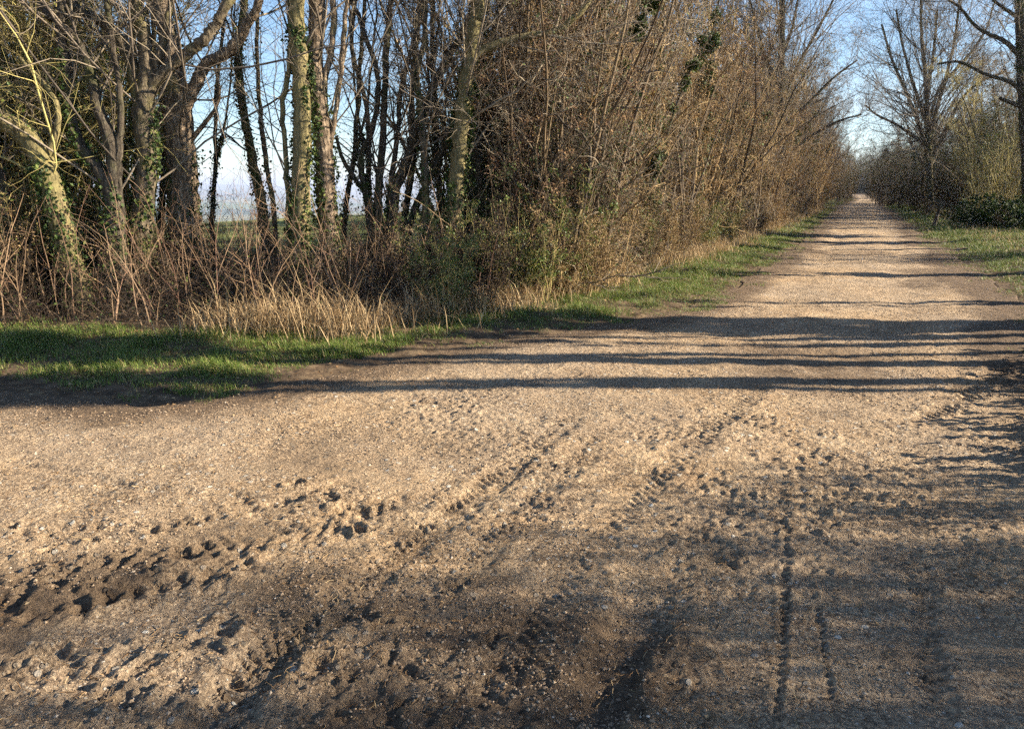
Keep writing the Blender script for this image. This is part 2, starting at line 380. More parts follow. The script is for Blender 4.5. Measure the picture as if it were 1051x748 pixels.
def track_detail(x, y):
    z = fbm(x, y, 0.42, 3, 31) * 0.020 + fbm(x, y, 0.12, 3, 41, .62) * 0.010
    near = np.clip((9 - np.hypot(x, y)) / 5, 0, 1)
    rough = np.clip(.45 + fbm(x, y, .8, 3, 53) * 2.0, .1, 1.3)
    z = z + (np.abs(fbm(x, y, 0.07, 3, 51, .8)) - .15) * 0.021 * near * (rough * .8 + .2) + fbm(x, y, .034, 2, 57, .9) * .012 * near * rough
    churn = np.clip(1.15 - np.hypot((x + 2.5) / 3.0, (y - 2.2) / 1.5), 0, 1)
    n = vnoise(x, y, 0.05, 61); z = z + np.maximum(0, n - 0.2) * 0.06 * (0.15 + churn) * near * rough
    wx = x + fbm(x, y, .2, 2, 66) * .12; z = z - np.maximum(0, .10 - np.abs(fbm(wx, y, 0.17, 3, 63, .6))) * 0.26 * churn * rough
    for pl, wd, dp, pitch in RUTS:
        bb = (x > pl[:, 0].min() - .5) & (x < pl[:, 0].max() + .5) & (y > pl[:, 1].min() - .5) & (y < pl[:, 1].max() + .5)
        if not bb.any(): continue
        xx, yy = x[bb], y[bb]; best = np.full(xx.shape, 9.0); along = np.zeros(xx.shape); acc = 0
        for i in range(len(pl) - 1):
            a, c = pl[i], pl[i + 1]; e = c - a; le = np.linalg.norm(e); 
            t = np.clip(((xx - a[0]) * e[0] + (yy - a[1]) * e[1]) / le ** 2, 0, 1)
            d = np.hypot(xx - a[0] - e[0] * t, yy - a[1] - e[1] * t); m = d < best
            best[m] = d[m]; along[m] = acc + t[m] * le; acc += le
        best = best + fbm(xx, yy, .10, 3, 71) * (0.045 if wd > .03 else 0.016)
        endf = np.clip(along / 0.4, 0, 1) * np.clip((acc - along) / 0.25, 0, 1) * (0.6 + 0.8 * np.clip(vnoise(xx, yy, .5, 77) + .5, 0, 1))
        prof = -np.exp(-(best / wd) ** 4) + 0.45 * np.exp(-((best - wd * 1.55) / (wd * 0.5)) ** 2)
        if pitch: prof = prof * (0.35 + 0.9 * (np.sin((along + best * .7) * 2 * math.pi / pitch) > 0.1))
        z[bb] += prof * dp * .55 * endf * (1.3 if not pitch else (.5 + np.clip(fbm(xx, yy, .12, 2, 79) + .5, 0, 1)))
    for px, py, r in PITS:
        c = gnd(px, py); bb = (np.abs(x - c[0]) < .4) & (np.abs(y - c[1]) < .4)
        if not bb.any(): continue
        a = (px * 0.37) % 3.14; dx, dy = x[bb] - c[0], y[bb] - c[1]
        u, v = dx * math.cos(a) + dy * math.sin(a), -dx * math.sin(a) + dy * math.cos(a)
        d = np.hypot(u, v * 1.7) + fbm(x[bb], y[bb], .07, 3, 81) * r * 1.6
        z[bb] += -0.020 * np.exp(-(d / (r * .85)) ** 4) + 0.016 * np.exp(-((d - r * 1.35) / (r * .35)) ** 2)
    return z
def verge_z(x, y, sd_):
    """low bank of the verge above the track, sd_ metres outside the edge"""
    return np.interp(sd_, [0, .3, 1.0, 2.5], [0.0, .018, .055, .11]) + fbm(x, y, .5, 3, 91) * 0.05 * np.clip(sd_ * 3, 0, 1)

def grid_faces(nx, ny):
    i = np.arange(nx * ny).reshape(ny, nx)
    return np.stack([i[:-1, :-1], i[:-1, 1:], i[1:, 1:], i[1:, :-1]], -1).reshape(-1, 4)
def trim(V, F, att=None):
    used = np.zeros(len(V), bool); used[F.ravel()] = True
    mp_ = np.cumsum(used) - 1
    return V[used], mp_[F], ({k: v[used] for k, v in att.items()} if att else None)

# track
ax = axis([(-60, -9, 1.2, 0.08), (-9, -4.4, .06, .016), (-4.4, 2.3, .0115, .0115), (2.3, 4.5, .02, .2)])
ay = axis([(-40, 0.4, 2.5, .08), (0.4, 1.3, .04, .0115), (1.3, 5.6, .0115, .0115), (5.6, 14, .0115, .04), (14, 60, .04, .3), (60, 268, .3, 2)])
X, Y = np.meshgrid(ax, ay); X = X.ravel(); Y = Y.ravel()
S = rsd(X, Y)
F = grid_faces(len(ax), len(ay)); keep = (S[F].min(1) < 0.10)
V = np.stack([X, Y, np.zeros_like(X)], 1); V, F, A = trim(V, F[keep], {'s': S}); x, y, s = V[:, 0], V[:, 1], A['s']
inn = np.clip(-s / 0.12, 0, 1); z = base_z(x, y) + track_detail(x, y) * (0.35 + .65 * inn) + 0.02
z = z - 0.06 * np.clip((s - 0.01) / 0.09, 0, 1)
ctr = np.interp(y, [8, 20, 60], [-.35, -.1, -.5])                 # wheel tracks either side of a low crown
z = z - np.where(y > 7, 0.02 * np.exp(-((np.abs(x - ctr) - .8) / .3) ** 2), 0) * np.clip((y - 7) / 4, 0, 1)
V[:, 2] = z
mud = np.clip(1.15 + s / 0.75, 0, 1.1) * 0.95 + np.clip(fbm(x, y, 2.2, 4, 101) * 1.3, 0, .6)
mud += 0.8 * np.exp(-((x - 1.7) / .8) ** 2 - ((y - 5.5) / 3.2) ** 2)
mud += np.clip((3.6 - (-.426 * x + .905 * y)) / 1.6, 0, 1) * np.clip(.12 + fbm(x, y, .8, 4, 103) * 1.2, 0, .8)
for (px, py, r, m_) in ((630, 690, .5, .25), (260, 690, .8, .3), (480, 620, .5, .2), (930, 640, .7, .15), (700, 590, .4, .25)):
    c = gnd(px, py); mud += m_ * np.exp(-((x - c[0]) ** 2 + (y - c[1]) ** 2) / r ** 2) * (0.6 + fbm(x, y, .3, 3, 107))
tag(mesh('dirt_road', V, F, M['track'], smooth=True, attrs={'mud': np.clip(mud, 0, 1.2)}), kind='structure')

# ground
gx = axis([(-9000, -60, 350, 3), (-60, -14, 3, .2), (-14, 5, .06, .06), (5, 60, .1, 3), (60, 3500, 3, 300)])
gy = axis([(-3500, -40, 300, 4), (-40, 0, 4, .1), (0, 14, .06, .06), (14, 60, .06, .5), (60, 300, .5, 4), (300, 9000, 4, 300)])
X, Y = np.meshgrid(gx, gy); X = X.ravel(); Y = Y.ravel(); S = np.full(X.shape, 99.0)
nr = (X > -62) & (X < 62) & (Y > -60) & (Y < 300); S[nr] = rsd(X[nr], Y[nr])
Z = base_z(X, Y) + verge_z(X, Y, S) * (nr | True) - 0.15 * np.clip((0.0 - S) / 0.1, 0, 1)
Z += fbm(X, Y, .12, 2, 111) * 0.03 * np.exp(-((S - .25) / .5) ** 2)
fieldm = np.clip((-X - 11.5) / 1.5, 0, 1) + np.clip((X - 9) / 2, 0, 1); farm = np.clip((-X - 250) / 150, 0, 1)
tag(mesh('ground', np.stack([X, Y, Z], 1), grid_faces(len(gx), len(gy)), M['soil'], smooth=True, attrs={'field': np.clip(fieldm, 0, 1), 'far': farm}), kind='structure')
def gz(x, y):
    x = np.atleast_1d(np.asarray(x, float)); y = np.atleast_1d(np.asarray(y, float)); s = rsd(x, y)
    return np.where(s > 0, base_z(x, y) + verge_z(x, y, s), base_z(x, y) + .02), s

# ---------------------------------------------------------------- trees
def crown(P, R, lv, k0=5):
    """grow successive levels of branches from the polylines; returns list of (V,F)"""
    parts = []; tips = None
    for i, l in enumerate(lv):
        Q, RR = spawn(P, R, **l)
        parts.append(tubes(Q, RR, 5 if i == 0 and len(lv) > 2 else (4 if i == 1 and len(lv) > 3 else 3)))
        P, R = Q, RR
    return parts, (P, R)
def ivy_on(Ps, n, rad=0.045, size=0.042):
    n = int(n * 2.4)
    """leaves wrapped on stem polylines Ps = list of (m,4)"""
    pts, nr_ = [], []
    tot = sum(np.linalg.norm(np.diff(p[:, :3], axis=0), axis=1).sum() for p in Ps)
    for p in Ps:
        ln = np.linalg.norm(np.diff(p[:, :3], axis=0), axis=1).sum(); m = int(n * ln / tot)
        t = rng.uniform(0, len(p) - 1.001, m); i = t.astype(int); f = (t - i)[:, None]
        c = p[i] * (1 - f) + p[i + 1] * f
        o = rng.normal(size=(m, 3)); o[:, 2] *= 0.4; o = unit(o)
        # patches of ivy rather than an even coat
        keep = (vnoise(c[:, 2] * 2.3 + o[:, 0] * .8, o[:, 1] * 1.2 + c[:, 0] * 3, .8, 5) > -0.04)
        q = c[:, :3] + o * (c[:, 3:4] + np.abs(rng.normal(size=(m, 1))) * rad * (0.5 + c[:, 3:4] * 4))
        pts.append(q[keep]); nr_.append(o[keep])
    return leafmesh(np.concatenate(pts), size, np.concatenate(nr_), .7)

def px_tree(name, label, dep, stems, bark_='bark', twig='twig_grey', ivy=0, crowns=1.0, top=None, group=None, ivysel=None, ivyh=3.2, lv=None, cat='tree', ddep=None, bl=1.0):
    """stems: list of polylines [(px, py, width_px), ...] read off the photo at distance dep"""
    lines = []
    for j, s in enumerate(stems):
        q = []
        for (a, b_, w_) in s:
            dd = dep + (0 if ddep is None else ddep[j] * (1 - b_ / 300.0))
            p = at(a, b_, dd); q.append((p[0], p[1], p[2], w_ / 2 / FPX * dd))
        q = np.array(q)
        if s[0][1] > 195 and q[0, 2] < 2.2:               # reaches the ground
            e = q[0].copy(); d_ = q[0, :3] - q[1, :3]; d_ = d_ / max(abs(d_[2]), .3)
            drop = q[0, 2] + .15; e[:3] = q[0, :3] + np.array([d_[0] * .25, d_[1] * .25, -1]) * drop; e[3] *= 1.45
            m_ = (e + q[0]) / 2; m_[3] = q[0, 3] * 1.08
            q = np.vstack([e, m_, q])
        if s[-1][1] <= 5:                                # goes on above the picture
            d_ = unit(q[-1, :3] - q[-2, :3]); ext = (2.6 if s[-1][2] > 7 else 1.5)
            for e_ in (1, 2, 3):
                d_ = unit(d_ + np.array([rng.normal() * .12, rng.normal() * .12, .18]))
                nq = np.append(q[-1, :3] + d_ * ext, q[-1, 3] * .68); q = np.vstack([q, nq])
        m = max(8, int(np.linalg.norm(np.diff(q[:, :3], axis=0), axis=1).sum() / .16))
        r_ = resample(q, m); r_[1:, :3] += rng.normal(size=(m - 1, 3)) * .006
        lines.append(r_)
    base = lines[0][0, :3].copy(); base[2] = 0
    t = thing(name, tuple(base), label, cat, group)
    tr = [tubes((l[None, :, :3] - base), l[None, :, 3], 12 if l[0, 3] > .07 else 7, .045) for l in lines]
    V, F = join(tr); mesh('trunk', V, F, M[bark_], t, True)
    # branches
    parts = []
    for l in lines:
        up = l[:, 2] > 0.9
        ll = l[up] if up.sum() > 4 else l
        ln = np.linalg.norm(np.diff(ll[:, :3], axis=0), axis=1).sum()
        P = resample(ll, 16)[None, :, :3] - base; Rr = np.interp(np.linspace(0, 1, 16), np.linspace(0, 1, len(ll)), ll[:, 3])[None]
        k = max(2, int(ln * 1.9 * crowns / bl))
        Q0, R0 = spawn(P, Rr, k, .05, 1, 25, 65, .6, 1.6, 8, .15, .13, .3, .005 * bl, lenref=np.full(k, (1.15 + .1 * ln) * bl))
        Q0, R0 = Q0, np.minimum(R0, .013 * bl)
        Q1, R1 = spawn(Q0, R0, 7, .1, 1, 25, 70, .35, .7, 6, .18, .05, .6, .0035 * bl)
        Q2, R2 = spawn(Q1, R1, 5 if bl < 1.5 else 8, .15, 1, 25, 70, .35, .75, 5, .2, .03, .6, .0024 * bl)
        parts += [tubes(Q0, R0, 5), tubes(Q1, R1, 3), tubes(Q2, R2, 3)]
    V, F = join(parts); mesh('crown', V, F, M[twig], t, True)
    if ivy:
        sel = lines if ivysel is None else [lines[i] for i in ivysel]
        sel = [l[l[:, 2] < ivyh] - np.array([*base, 0]) for l in sel]; sel = [s for s in sel if len(s) > 2]
        V, F = ivy_on(sel, ivy); mesh('ivy', V, F, M['ivy'], t)
    return t

px_tree('leaning_tree', 'thick mossy trunk leaning left at the far left edge, sunlit yellow', 9.3,
        [[(82, 292, 25), (66, 240, 23), (52, 190, 22), (36, 150, 22), (14, 130, 21), (-30, 108, 20), (-90, 60, 18)], [(45, 165, 9), (60, 130, 6), (52, 95, 5), (20, 60, 4)]],
        'bark_green', 'twig_olive', 1500, .5, ivysel=[0], ivyh=1.9)
px_tree('bare_tree', 'slim dark trunk leaning out of the frame at the left edge', 9.4, [[(20, 320, 13), (12, 260, 12), (5, 200, 11), (-8, 130, 10), (-30, 60, 9)]], 'bark_dark', 'twig_grey', 200, .8)
px_tree('forked_tree', 'dark forked tree with a pale limb curving up to the top left', 9.45,
        [[(112, 290, 22), (118, 240, 20), (116, 206, 18), (106, 180, 14), (85, 155, 12), (71, 118, 11), (68, 74, 10), (62, 30, 9), (63, -5, 8)],
         [(118, 215, 14), (115, 153, 13), (100, 109, 11), (94, 79, 10), (78, 41, 9), (55, 18, 8), (36, -5, 8)],
         [(121, 200, 8), (122, 150, 7), (124, 110, 6), (117, 60, 5), (108, 0, 5)]],
        'bark_dark', 'twig_grey', 1200, .5, ivysel=[0])
px_tree('many_limbed_tree', 'mossy tree forking into several dark limbs at head height left of the thickest trunk', 9.75,
        [[(143, 285, 23), (146, 220, 21), (150, 165, 20), (147, 118, 20), (150, 70, 14), (147, 30, 12), (141, -5, 11)],
         [(147, 118, 15), (143, 100, 14), (132, 59, 12), (118, 35, 11), (97, 18, 9), (68, -5, 8)],
         [(150, 110, 14), (159, 84, 12), (188, 59, 11), (206, 44, 10), (221, 25, 9), (240, -5, 8)],
         [(148, 95, 9), (163, 60, 8), (172, 20, 7), (176, -5, 6)]],
        'bark', 'twig_grey', 2000, .5, ivysel=[0], ivyh=2.6)
px_tree('stout_tree', 'thickest rugged trunk with a pinkish sunlit limb reaching up to the right', 10.65,
        [[(192, 285, 36), (189, 225, 32), (186, 165, 28), (183, 118, 26), (177, 74, 20), (171, 30, 17), (166, -5, 15)],
         [(187, 125, 14), (192, 106, 13), (202, 84, 12), (212, 66, 11), (228, 58, 11), (244, 43, 10), (256, 20, 9), (267, -5, 8)],
         [(166, 180, 9), (160, 145, 9), (163, 115, 8), (190, 98, 8), (205, 84, 7)],
         [(191, 150, 6), (215, 120, 4), (226, 95, 3), (218, 60, 3)]],
        'bark_pale', 'twig_grey', 1600, .4, ivysel=[0], ivyh=2.0)
px_tree('slim_ivy_tree', 'slim ivy-clad stem against the sky right of the pinkish limb', 11.6,
        [[(280, 290, 12), (272, 240, 11), (268, 206, 10), (259, 165, 9), (251, 118, 8), (245, 74, 8), (246, 44, 7), (252, -5, 6)]], 'bark_green', 'twig_grey', 1300, .45, ivyh=6)
px_tree('sapling', 'very thin straight sapling between the slim ivy stem and the tall mossy trunk', 11.2,
        [[(284, 280, 6), (280, 206, 5), (271, 153, 5), (265, 88, 4), (264, -5, 3.5)]], 'bark', 'twig_grey', 200, .4, ivyh=6)
px_tree('tall_mossy_tree', 'straight tall trunk split between yellow mossy bark and dark ivy on its left side', 10.05,
        [[(306, 290, 22), (308, 220, 19), (310, 118, 17), (307, 59, 16), (305, -5, 15)], [(296, 215, 6), (293, 159, 5), (290, 109, 5), (296, 74, 5), (296, -5, 4)]],
        'bark_green', 'twig_grey', 3600, .8, ivysel=[0], ivyh=3.6)
px_tree('pale_topped_tree', 'trunk with ivy below and smooth pale bark above, right of the tall mossy trunk', 10.35,
        [[(340, 290, 22), (335, 206, 19), (331, 141, 18), (325, 88, 16), (323, 59, 15), (324, -5, 15)],
         [(332, 112, 8), (333, 82, 7), (340, 53, 6), (342, -5, 6)], [(338, 150, 6), (343, 126, 5), (348, 88, 5), (352, 44, 5), (355, -5, 4)]],
        'bark_pale', 'twig_grey', 2600, .4, ivysel=[0], ivyh=2.9)
px_tree('multi_stemmed_tree', 'clump of dark leaning stems fanning to the upper right in the middle of the wood', 11.3,
        [[(398, 285, 13), (404, 203, 11), (418, 165, 10), (430, 129, 9), (442, 97, 8), (454, 70, 7), (477, 30, 6), (490, -5, 5)],
         [(392, 280, 9), (388, 200, 8), (393, 147, 7), (395, 88, 6), (398, 35, 6), (404, -5, 5)],
         [(386, 285, 8), (378, 210, 7), (370, 165, 6), (383, 130, 5), (388, 80, 5), (372, 30, 4), (360, -5, 4)],
         [(410, 270, 8), (428, 210, 7), (452, 160, 6), (470, 110, 5), (500, 70, 4)],
         [(400, 200, 6), (408, 140, 5), (412, 90, 5), (425, 40, 4), (432, -5, 4)],
         [(394, 250, 7), (382, 210, 5), (355, 170, 4), (345, 140, 3)]],
        'bark_dark', 'twig_grey', 1500, 1.0, ivyh=1.8)
px_tree('slender_tree', 'slender lit stem just left of the double trunks in the middle', 11.0,
        [[(438, 285, 9), (437, 212, 8), (436, 176, 8), (433, 129, 7), (428, 80, 6), (436, 40, 5), (438, -5, 5)]], 'bark', 'twig_grey', 500, .8)
px_tree('ivy_tree', 'tall ivy-speckled trunk with a long limb arching right across the hedge', 10.85,
        [[(464, 290, 20), (467, 212, 17), (472, 153, 16), (475, 118, 16), (481, 74, 15), (487, 30, 14), (491, -5, 13)],
         [(480, 80, 10), (489, 57, 9), (510, 46, 8), (539, 38, 7), (569, 32, 6), (587, 20, 6), (608, -5, 5)]],
        'bark_green', 'twig_grey', 3000, .8, ivysel=[0], ivyh=3.3)
px_tree('dark_ivy_tree', 'dark trunk fully wrapped in ivy right behind the ivy-speckled one', 11.5,
        [[(488, 290, 16), (488, 206, 14), (491, 140, 13), (492, 80, 12), (493, -5, 12)], [(490, 120, 6), (498, 60, 6), (510, 20, 5), (520, -5, 5)]],
        'bark_dark', 'twig_grey', 3200, .8, ivysel=[0], ivyh=6)
px_tree('arching_shrub', 'shrub with grey stems bending over at the dark hedge foot', 10.9,
        [[(573, 300, 3.5), (570, 255, 3.2), (562, 206, 3.2), (548, 196, 3), (529, 188, 3), (518, 168, 2.6), (514, 150, 2)],
         [(560, 300, 3), (556, 240, 3), (560, 205, 2.6), (552, 180, 2), (548, 150, 2)],
         [(582, 300, 3), (598, 220, 3), (606, 165, 2.8), (600, 141, 2.6), (578, 126, 2.4), (560, 103, 2)]],
        'bark_dark', 'twig_grey', 0, .8, cat='shrub')

for (px, dep, w_, lean, lab) in ((30, 11.6, 8, 10, 'slender dark trunk behind the leaning mossy one'), (92, 11.8, 7, -12, 'slender dark trunk between the leaning mossy and the forked tree'), (131, 11.6, 8, 6, 'slender dark trunk between the forked and the many-limbed tree'),
                                 (165, 12.2, 7, -8, 'slender dark trunk just left of the thickest trunk'), (222, 12.6, 5, 10, 'slender dark trunk against the sky right of the thickest trunk'), (362, 12.0, 6, 12, 'slender dark trunk right of the pale-topped one'),
                                 (376, 12.6, 6, -10, 'second slender trunk right of the pale-topped one'), (420, 12.4, 7, 14, 'slender dark trunk behind the fanning clump'), (450, 12.0, 7, -6, 'slender dark trunk just left of the ivy-speckled one'), (506, 12.2, 8, 8, 'slender dark trunk right of the dark ivy trunk'), (528, 12.0, 7, 16, 'leaning dark trunk at the start of the hedge'), (55, 12.6, 9, 12, 'slender ivy trunk behind the forked tree')):
    st = [(px + lean * .5 * (1 - t) * -1 + rng.normal() * 3 + lean * t, 285 - 290 * t, w_ * (1 - .4 * t)) for t in (0, .2, .4, .6, .8, 1.0)]
    px_tree('slender_tree', lab, dep, [st, [(st[2][0], st[2][1], w_ * .5), (st[2][0] + lean * 1.2, 110, w_ * .4), (st[2][0] + lean * 1.8, 40, w_ * .35), (st[2][0] + lean * 2, -5, w_ * .3)]], 'bark_dark' if px % 2 else 'bark', 'twig_grey', 700, .5, ivyh=2.5)

# prototypes for the hedges and the trees behind: built round the origin
def shrub_proto(name, h, rad, nst, lean, twig, leaf, nleaf, seed, dens=(9, 6, 2), leafsize=.035, up=.06):
    global rng
    rng = np.random.default_rng(seed)
    a = rng.uniform(0, 2 * math.pi, nst); r = rad * np.sqrt(rng.uniform(0, 1, nst))
    P0 = np.stack([r * np.cos(a), r * np.sin(a), np.full(nst, -.1)], 1)
    D = np.stack([np.cos(a) * lean * rng.uniform(.2, 1.4, nst), np.sin(a) * lean * rng.uniform(.2, 1.4, nst), np.ones(nst)], 1)
    Ln = h * rng.uniform(.5, 1.05, nst)
    P = grow(P0, D, Ln, 12, .075, .03); R = (rng.uniform(.010, .034, nst) * (h / 5))[:, None] * (1 - .8 * np.linspace(0, 1, 12))
    t = bpy.data.objects.new(name, None)
    V, F = tubes(P, R, 6); st = mesh('stems', V, F, M['twig_dark' if h > 5 and seed != 103 and twig != 'twig_olive' else twig], t, True, link=False)
    Q0, R0 = spawn(P, R, dens[0], .03, 1, 22, 75, .10, .26, 8, .22, up * 1.2, .55, .0045)
    Q1, R1 = spawn(Q0, R0, dens[1], .1, 1, 25, 85, .35, .8, 6, .26, up * .5, .6, .0034)
    pp = [tubes(Q0, R0, 4), tubes(Q1, R1, 3)]; T = Q1
    if dens[2]:
        Q2, R2 = spawn(Q1, R1, dens[2], .1, 1, 20, 75, .4, .9, 4, .22, up, .6, .003); pp.append(tubes(Q2, R2, 3)); T = Q2
    V, F = join(pp); tw = mesh('twigs', V, F, M[twig], t, False, link=False)
    ch = [st, tw]
    if nleaf:
        q = T.reshape(-1, 3); q = q[rng.integers(0, len(q), nleaf)] + rng.normal(size=(nleaf, 3)) * .02
        V, F = leafmesh(q, leafsize); ch.append(mesh('leaves', V, F, M[leaf], t, link=False))
    return (t, ch)
def tree_proto(name, h, trunk_r, spread, seed, twig='twig_grey', bark_='bark', ivy=0, first=.2, nl=24, dens=(8, 6, 5), upl=.06, forks=2):
    global rng
    rng = np.random.default_rng(seed)
    lines = []
    P = grow(np.array([[0, 0, -.2]]), np.array([[rng.normal() * .05, rng.normal() * .05, 1]]), np.array([h * .9]), 18, .035, .02)
    R = (trunk_r * (1 - .88 * np.linspace(0, 1, 18) ** .9))[None]; R[0, 0] *= 1.3
    f_, fr = spawn(P, R, forks, .12, .3, 9, 20, .7, .85, 14, .06, .06, .75, .03)
    t = bpy.data.objects.new(name, None)
    V, F = join([tubes(P, R, 10, .04), tubes(f_, fr, 8, .04)]); ch = [mesh('trunk', V, F, M[bark_], t, True, link=False)]
    pp = []
    for (PP, RR, k) in ((P, R, nl), (f_, fr, nl // 2)):
        Q0, R0 = spawn(PP, RR, k, first, 1, 22, 52, spread * .6, spread * 1.1, 10, .13, upl * 1.5, .42, .010)
        Q1, R1 = spawn(Q0, R0, dens[0], .15, 1, 25, 60, .3, .55, 7, .14, upl, .6, .007)
        Q2, R2 = spawn(Q1, R1, dens[1], .1, 1, 20, 60, .35, .65, 5, .17, upl * .6, .6, .0048)
        Q3, R3 = spawn(Q2, R2, dens[2], .1, 1, 20, 60, .45, .8, 4, .2, .02, .6, .0036)
        pp += [tubes(Q0, R0, 5), tubes(Q1, R1, 4), tubes(Q2, R2, 3), tubes(Q3, R3, 3)]
    V, F = join(pp); ch.append(mesh('crown', V, F, M[twig], t, False, link=False))
    if ivy:
        l = [np.hstack([P[0], R[0][:, None]])[:11]]; l += [np.hstack([f_[i], fr[i][:, None]])[:6] for i in range(len(f_))]
        V, F = ivy_on(l, ivy, .10, .085); ch.append(mesh('ivy', V, F, M['ivy'], t, link=False))
    return (t, ch)
def put(proto, name, x, y, rz, scale, label, cat, group=None, parts=None):
    t, ch = proto
    r = t.copy(); r.name = name; C.objects.link(r)
    r.location = (x, y, float(gz(x, y)[0][0]) - .02); r.rotation_euler = (0, 0, rz)
    r.scale = scale if isinstance(scale, tuple) else (scale,) * 3
    tag(r, label, cat, group)
    for c_ in ch:
        c = c_.copy(); C.objects.link(c); c.parent = r
    return r

SH = [shrub_proto('shrub', 5.8, .5, 22, .07, 'twig_brown', 'hedge_leaf', 4000, 101),
      shrub_proto('shrub', 6.4, .6, 18, .09, 'twig_grey', 'ivy', 900, 102),
      shrub_proto('shrub', 5.4, .5, 24, .09, 'twig_brown', 'dead_leaf', 2500, 103),
      shrub_proto('shrub', 6.0, .45, 20, .06, 'twig_red', 'dead_leaf', 4500, 104),
      shrub_proto('shrub', 6.6, .4, 16, .05, 'twig_grey', 'hedge_leaf', 1500, 115, (8, 5, 2))]
SL = [shrub_proto('shrub', 2.0, .45, 30, .3, 'twig_brown', 'hedge_leaf', 3000, 105, (8, 5, 2), .03),
      shrub_proto('shrub', 2.3, .4, 26, .25, 'bramble', 'hedge_leaf', 1500, 106, (8, 5, 2), .03),
      shrub_proto('shrub', 2.4, .5, 26, .28, 'twig_olive', 'green_leaf', 3800, 107, (8, 5, 2), .04)]
SO = [shrub_proto('shrub', 5.5, .8, 18, .2, 'twig_olive', 'green_leaf', 900, 108, (9, 6, 2), .05)]
TR = [tree_proto('tree', 12.5, .17, .34, 201, ivy=3500),
      tree_proto('tree', 11.5, .15, .36, 202, 'twig_brown', 'bark', 0),
      tree_proto('tree', 13.5, .19, .32, 203, 'twig_grey', 'bark_dark', 5000),
      tree_proto('tree', 8.5, .11, .36, 204, 'twig_olive', 'bark_green', 250, .12, 18)]
TDARK = shrub_proto('shrub', 5.5, .9, 26, .24, 'twig_dark', 'ivy', 4500, 109, (10, 8, 3), .045)
def leafy(proto, n, lo, size):
    t, ch = proto; cr_ = ch[1].data; co = np.empty(len(cr_.vertices) * 3, np.float32); cr_.vertices.foreach_get('co', co); co = co.reshape(-1, 3)
    co = co[co[:, 2] > lo]; q = co[rng.integers(0, len(co), n)] + rng.normal(size=(n, 3)) * .05
    V, F = leafmesh(q, size); ch.append(mesh('leaves', V, F, M['ivy'], t, link=False)); return (t, ch)
TEV = leafy(tree_proto('tree', 8.5, .16, .15, 206, 'twig_grey', 'bark_dark', 0, .42, 20, (7, 6, 3)), 32000, 3.2, .11)  # dense raised crown shaped to cast shade, used only for the unseen right-hand trees
IVC = leafy(tree_proto('tree', 6.5, .10, .07, 207, 'twig_grey', 'bark_dark', 6000, .1, 22, (5, 4, 2)), 9000, .2, .06)
MOUND = shrub_proto('shrub', 1.7, .9, 40, .9, 'bramble', 'ivy', 9000, 110, (7, 4, 2), .08, -.04)

rng = np.random.default_rng(50)
HX = np.array([(-30, -9.2), (4.6, -8.9), (5.3, -7.6), (5.9, -6.0), (6.5, -5.2), (7.4, -4.75), (8.6, -4.5), (11.6, -4.35), (16, -3.95), (21, -3.8), (30, -3.55), (53, -3.6), (80, -4.2), (110, -4.4), (150, -5.2), (190, -11)])
def hx(y): return float(np.interp(y, HX[:, 0], HX[:, 1]))
G1 = 'bare shrubs of the tall left hedge'
LAB1 = 'tall bare brown shrub with upright twigs in the sunlit left hedge'
y = 11.2; i = 0
SK = ['brown twiggy', 'grey-stemmed ivy-flecked', 'tan dead-leaved', 'russet-twigged', 'thin pale-stemmed']
def stretch(y): return 'at its near end' if y < 16 else 'in its sunny stretch' if y < 24 else 'about midway' if y < 45 else 'far down the track' if y < 90 else 'at its far end'
while y < 150:
    near = y < 45; ki = [0, 1, 3, 0, 2, 4, 4, 2][rng.integers(8)]
    s = rng.uniform(.88, 1.08)
    put(SH[ki], 'hedge_shrub', hx(y) - .45 + rng.normal() * .28, y, rng.uniform(0, 6.28), (s, s, s * rng.uniform(.8, 1.2)), SK[ki] + ' bare shrub in the left hedge front ' + stretch(y), 'shrub', SK[ki] + ' shrubs in the left hedge ' + stretch(y))
    y += rng.uniform(.7, 1.1) if y < 25 else rng.uniform(1.1, 1.7) if near else rng.uniform(1.8, 2.6)
y = 11.5
while y < 110:
    s = rng.uniform(1.1, 1.4)
    put(SH[rng.integers(4)], 'hedge_shrub', hx(y) - 1.7 + rng.normal() * .3, y, rng.uniform(0, 6.28), s, 'taller bare shrub in the second row of the left hedge ' + stretch(y), 'shrub', 'second row of the left hedge ' + stretch(y))
    y += rng.uniform(1.1, 1.6) if y < 30 else rng.uniform(2.2, 3.2)
y = 12.5
while y < 160:
    put(TR[[1, 0, 3, 2, 1][rng.integers(5)]], 'hedgerow_tree', hx(y) - 2.4 + rng.normal() * .7, y, rng.uniform(0, 6.28), rng.uniform(.8, 1.05), 'bare tree rising out of the tall left hedge ' + stretch(y), 'tree', 'trees rising from the left hedge ' + stretch(y))
    y += rng.uniform(2.6, 4.2) if y < 60 else rng.uniform(4.5, 7)
for y_ in (12.6, 15.4, 19.2, 24.5, 29, 36, 41, 52, 60):
    put(IVC, 'ivy_tree', hx(y_) - .2, y_, y_ * 2.1, rng.uniform(.7, 1.0), 'narrow ivy-smothered stem standing in the front of the left hedge', 'tree', 'ivy-smothered stems in the left hedge')
for (px, dep, s) in ((512, 11.4, .55), (535, 11.7, .7), (560, 11.9, .75), (590, 12.6, .8), (500, 12.4, .6)):
    p = at(px, 260, dep); put(TDARK, 'ivy_shrub', p[0], p[1], px * .1, (s * .8, s * .8, s), 'dark ivy-leaved shrub at the shady start of the left hedge', 'shrub', 'ivy-leaved shrubs at the hedge start')
